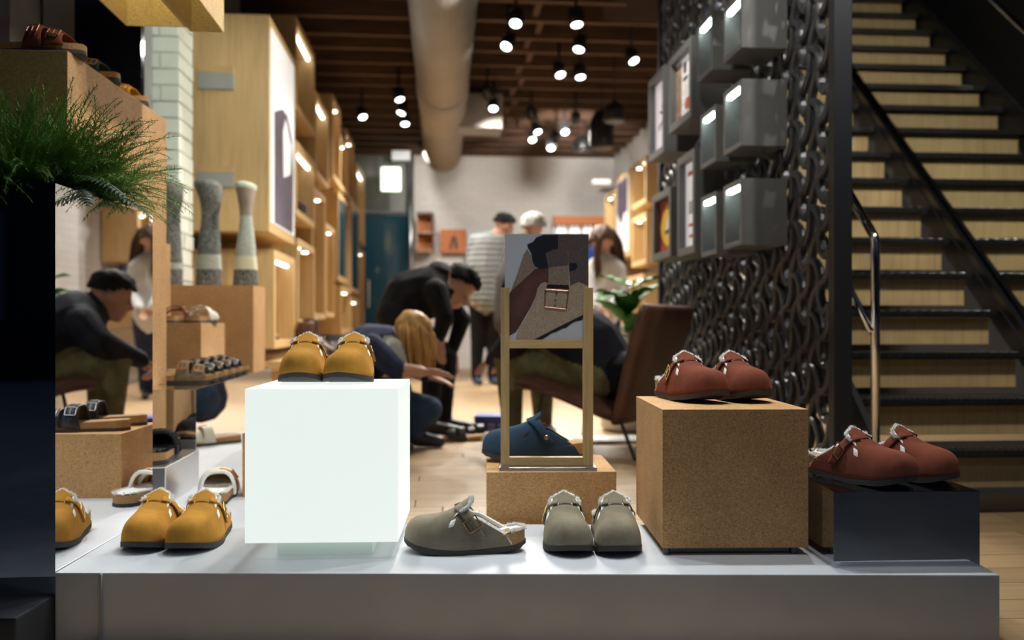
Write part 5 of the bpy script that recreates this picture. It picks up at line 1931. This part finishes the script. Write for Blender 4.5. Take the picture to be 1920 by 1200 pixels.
for (ox, oy) in ((-8, -.09), (0, -.095), (10, -.09), (20, -.07), (26, -.03), (26, .03), (-14, -.08), (16, .07), (-20, -.05), (4, -.1)):
    a = px(768 + ox * .6, 592 + abs(ox) * .25, D0); a.y = D0 + oy * .4
    b = px(776 + ox, 620 + abs(ox) * .2, D0); b.y = D0 + oy
    c_2 = px(780 + ox * .95, 655, D0); c_2.y = D0 + oy
    e = px(784 + ox * .6, 705 - abs(ox) * .6, D0); e.y = D0 + oy * .9
    sp_.append([a, b, c_2, e])
f.locks('hair_blond', sp_, 240, rn, .011)
for sy, el, wr in ((-.19, px(742, 692, D0 - .22), px(790, 697, D0 - .22)), (.17, px(770, 690, D0 + .2), px(800, 705, D0 + .1))):
    s0 = px(708, 648, D0); s0.y = D0 + sy
    if sy < 0:
        mid = s0.lerp(el, .98)
        f.chain([s0, mid], [.068, .055], 'navy_knit')
        f.cap(mid, el.lerp(wr, .12), .052, .047, 'navy_knit')
        f.cap(el, wr, .042, .030, 'skin')
        f.hand(wr, (1, .05, -.10), (0, -.35, -1), 'skin', .22, 1.0, -1)
    else:
        f.chain([s0, el, wr], [.065, .05, .036], 'navy_knit')
        f.hand(wr, (1, 0, -.3), (0, 0, -1), 'skin', .3)
# shoulder lapel of pale fur
f.finish(.008)

# man in striped padded jacket, seen from behind
D0 = 9.55
g = px(912, 720, D0); g.z = 0
f = Figure('person', 'person in striped padded jacket and dark trousers standing at the back', g)
zz = lambda y: HZ - (y - HORY) / FPX * D0
pt3 = lambda x, y, dy=0.0: px(x, y, D0) + Yv * dy
f.chain([pt3(912, 560), pt3(910, 500), pt3(914, 462)], [.19, .195, .16], 'jacket_stripe', (X, 1.2))
f.cap(pt3(893, 455), pt3(934, 455), .10, .10, 'jacket_stripe')
f.chain([pt3(888, 462), pt3(884, 510), pt3(896, 552, -.1)], [.085, .075, .06], 'jacket_stripe')
f.chain([pt3(938, 462), pt3(945, 515), pt3(946, 545, -.15)], [.085, .075, .06], 'jacket_stripe')
f.hand(pt3(946, 548, -.15), (.2, -.2, -1), (0, -1, 0), 'skin', .4)
f.hand(pt3(897, 556, -.1), (.2, -.2, -1), (0, -1, 0), 'skin', .4)
for x0, x1 in ((898, 893), (926, 924)):
    an = pt3(x1, 705)
    an.z = .09
    f.chain([pt3(x0, 570), pt3((x0 + x1) / 2, 640), an], [.115, .08, .06], 'black_cloth')
    f.shoe(an, (.3, -1, 0), 'denim')
hd = pt3(946, 424)
f.cap(pt3(925, 448), hd, .07, .06, 'skin')
f.head(hd, (.85, .35, -.35), (.2, 0, 1), 'skin', 1.12)
f.hair_cap('hair_black', .35, -.25, 1.10)
f.finish(.014)

# grey-haired person in a dark coat behind the photo stand
D0 = 8.9
g = px(975, 730, D0); g.z = 0
f = Figure('person', 'grey-haired person in long dark coat behind the photo stand', g)
f.chain([px(968, 600, D0), px(970, 520, D0), px(985, 462, D0)], [.20, .19, .14], 'coat_grey', (X, 1.2))
f.cap(px(962, 470, D0), px(1015, 470, D0), .09, .09, 'coat_grey')
f.chain([px(958, 475, D0), px(950, 540, D0 - .1), px(962, 590, D0 - .1)], [.085, .07, .055], 'coat_grey')
f.chain([px(1020, 475, D0), px(1028, 540, D0), px(1010, 580, D0 - .1)], [.085, .07, .055], 'coat_grey')
f.hand(px(962, 592, D0 - .1), (.1, -.1, -1), (0, -1, 0), 'skin', .4)
f.hand(px(1010, 582, D0 - .1), (.1, -.1, -1), (0, -1, 0), 'skin', .4)
for x0 in (958, 984):
    an = px(x0, 720, D0); an.z = .09
    f.chain([px(x0, 600, D0), px(x0, 660, D0), an], [.11, .08, .06], 'black_cloth')
    f.shoe(an, (-.3, -1, 0), 'leather_black')
hd = px(1000, 430, D0)
f.cap(px(992, 455, D0), hd, .065, .06, 'skin')
f.head(hd, (-.55, -.6, -.35), (0, 0, 1), 'skin', 1.15)
f.hair_cap('hair_grey', .15, -.3, 1.22, 1.0)
f.finish(.014)

# woman with long brown hair and white blouse
D0 = 7.9
g = px(1130, 745, D0); g.z = 0
f = Figure('person', 'person with long brown hair and white blouse looking down', g)
f.chain([px(1128, 600, D0), px(1130, 545, D0), px(1136, 500, D0)], [.15, .14, .12], 'shirt_white', (X, 1.2))
f.cap(px(1116, 498, D0), px(1156, 502, D0), .075, .075, 'shirt_white')
f.chain([px(1112, 502, D0), px(1106, 548, D0 - .1), px(1120, 575, D0 - .2)], [.07, .055, .045], 'shirt_white')
f.chain([px(1160, 505, D0), px(1166, 550, D0 - .05), px(1146, 578, D0 - .2)], [.07, .055, .045], 'shirt_white')
f.hand(px(1120, 576, D0 - .2), (.4, -.3, -.6), (0, -1, 0), 'skin', .4)
f.hand(px(1146, 579, D0 - .2), (-.4, -.3, -.6), (0, -1, 0), 'skin', .4)
for x0 in (1120, 1142):
    an = px(x0, 740, D0); an.z = .09
    f.chain([px(x0, 610, D0), px(x0, 670, D0), an], [.11, .075, .055], 'navy_knit')
    f.shoe(an, (-.3, -1, 0), 'leather_black')
hd = px(1130, 455, D0)
f.cap(px(1134, 485, D0), hd, .055, .05, 'skin')
f.head(hd, (-.55, -.6, -.55), (0, 0, 1), 'skin', 1.12)
f.hair_cap('hair_brown', .30, -.4, 1.14)
rn = random.Random(8)
sp_ = []
for ox in (-2, 4, 9, 14, 19, 24):
    sp_.append([px(1136 + ox * .5, 432, D0), px(1138 + ox, 455, D0 + .02), px(1143 + ox, 485, D0 + .03), px(1146 + ox * .9, 522 - ox * .4, D0 + .02)])
sp_.append([px(1124, 440, D0 - .1), px(1120, 470, D0 - .1), px(1121, 505, D0 - .1)][:3] + [px(1122, 520, D0 - .1)])
f.locks('hair_brown', sp_, 110, rn, .016)
f.finish(.012)

# seated man in dark jacket on the brown chair, bent forward
FA = Vector((-math.cos(deg(31)), math.sin(deg(31)), 0)); SD = Vector((math.sin(deg(31)), math.cos(deg(31)), 0))
g = CH + FA * .18
f = Figure('person', 'person in dark padded jacket and olive trousers sitting bent forward on the brown chair', g)
H0 = CH + FA * .20 + Zv * .385
C1 = CH + FA * .32 + Zv * .54
S1 = CH + FA * .52 + Zv * .68
f.chain([H0, C1, S1], [.185, .20, .16], 'jacket_navy', (SD, 1.25))
f.cap(S1 + SD * .15 - Zv * .02, S1 - SD * .15 - Zv * .02, .105, .105, 'jacket_navy')
f.cap(H0 - FA * .10 - Zv * .01, H0 + FA * .02, .15, .16, 'jacket_navy', (SD, 1.3))
hd = CH + FA * .70 + Zv * .80
f.cap(S1 + Zv * .03, hd, .075, .06, 'skin_tan')
f.cap(S1 - FA * .02 + Zv * .06 + SD * .06, S1 - FA * .02 + Zv * .06 - SD * .06, .075, .075, 'jacket_navy')
f.head(hd, (FA.x, FA.y, -.38), (FA.x * .38, FA.y * .38, 1), 'skin_tan', 1.12)
f.hair_cap('hair_black', .36, -.18, 1.08)
for sg in (-1, 1):
    kn = CH + FA * .68 + SD * sg * .17 + Zv * .46
    an = CH + FA * .66 + SD * sg * .17 + Zv * .09
    f.chain([H0 + SD * sg * .09 - Zv * .02, kn], [.115, .085], 'olive_cloth')
    f.chain([kn, an], [.083, .055], 'olive_cloth')
    f.shoe(an, FA, 'white_matte')
    el = CH + FA * .58 + SD * sg * .29 + Zv * .56
    wr = CH + FA * .82 + SD * sg * .10 + Zv * .46
    f.chain([S1 + SD * sg * .20 - Zv * .03, el, wr], [.095, .075, .05], 'jacket_navy')
    f.hand(wr, FA - Zv * .5 - SD * sg * .2, -Zv, 'skin_tan', .5, 1.0, sg)
f.finish(.010)

# ------------------------------------------------------------------ small things on the floor and in the cases
p = px(935, 812, 5.27); p.z = 0
bx = thing('shoe_box', 'blue shoe box with pale printing standing on the floor', 'box', p, deg(-4))
build(MB().box(-.135, .135, -.09, .09, 0.0, .105), 'box', 'blue_box', bx, bevel=.002)
build(MB().box(-.138, .138, -.093, .093, .08, .112), 'lid', 'blue_box', bx, bevel=.002)
for i in range(4):
    for j in range(3):
        build(MB().box(-.12 + i * .062, -.12 + i * .062 + .042, -.0912, -.0902, .012 + j * .022, .020 + j * .022), 'print_mark', 'print_grey', bx)
sandal(1, 'leather_black', 'black sandal on the floor, right one before the blue shoe box', (-.165, 5.07, 0), deg(-80), 'steel_dark', group='shoes on the floor')
sandal(-1, 'leather_black', 'second black sandal on the floor, left one before the blue shoe box', (-.27, 4.93, 0), deg(-76), 'steel_dark', group='shoes on the floor')
p = px(1150, 833, 4.9); p.z = 0
tag(build(MB().box(-.2, .2, -.12, .12, 0, .012).box(-.19, .19, -.11, .11, .012, .02), 'pale_floor_strip', 'white_matte', None, p, deg(8)), 'flat pale strip on the floor by the cork cube', 'paper')  # stands in for a pale strip of floor
# boots and shoes in the oak cases and on the bench
def boot(label, loc, rz, mat, k=1.0):
    t = thing('ankle_boot', label, 'boot', loc, rz, 'boots in the oak cases')
    t.scale = (k,) * 3
    rows = []
    for u in [i / 12 for i in range(13)]:
        z = .03 + u * .22
        ln = .13 - .075 * min(1, max(0, (u - .1) / .35)) ** .6 + .004
        cy = -.055 + .055 * min(1, max(0, (u - .05) / .4))
        w = .042 + .012 * u
        rows.append([Vector((w * math.cos(a * PI / 10), cy + ln * math.sin(a * PI / 10), z)) for a in range(20)])
    mb = MB(); vs = mb.grid(rows, closed=True); mb.bm.faces.new(vs[-1]); mb.bm.faces.new(list(reversed(vs[0])))
    build(mb, 'shaft', mat, t, smooth=True)
    build(MB().prism([(.047 * math.cos(a * PI / 10), -.055 + .135 * math.sin(a * PI / 10)) for a in range(20)], 0, .032), 'outsole', 'sole', t)
    build(MB().tube([(0.03, -.09, .10), (-.03, -.085, .12)], .004, 6).tube([(-0.03, -.09, .10), (.03, -.085, .13)], .004, 6), 'laces', 'print_tan', t)
    return t
boot('dark brown boot standing in the lit oak case', RM(-1.25, 6.75, 1.491), TH + deg(70), 'print_brown', 1.35)
boot('silver grey boot in the topmost oak case', RM(-1.25, 6.72, 2.251), TH + deg(60), 'steel_dark', 1.1)
boot('brown boot on the bench left of the light cube clogs', RM(-.97, 6.35, .42), TH + deg(60), 'leather_brown', 1.0)
boot('tall brown boot on the bench farther back', RM(-.97, 6.62, .42), TH + deg(60), 'leather_brown', 1.1)
sandal(1, 'leather_cream', 'cream sandal lying in the low oak case', RM(-1.22, 5.98, .55), TH + deg(75), 'silver', group='shoes in the oak cases')
for i in range(6):
    sandal(1, 'leather_black', 'black sandal with shiny buckle on the bench, %s from the window' % ORD[i], RM(-.96, 6.95 + i * .30, .42), TH + deg(88), 'silver', group='sandals on the wall bench')
tag(build(MB().box(-.07, .07, -.01, .01, 0, .3), 'blue_banner', 'blue_bright', None, RM(2.535, 9.75, 1.05), TH + PI / 2), 'bright blue panel on the right wall behind the screen', 'panel')
t = thing('blue_chair', 'bright blue stool behind the white-bloused person', 'stool', RM(1.55, 8.9, 0), TH)
build(MB().lathe([(.16, .70), (.18, .72), (.18, .78), (.16, .80)], 20), 'seat', 'blue_bright', t, smooth=True)
build(MB().box(-.17, .17, .12, .16, .80, 1.45), 'backrest', 'blue_bright', t, bevel=.01)
for sx in (-.12, .12):
    for sy in (-.12, .12):
        build(MB().tube([(sx, sy, .70), (sx * 1.3, sy * 1.3, 0)], .012, 6), 'leg', 'steel_dark', t)
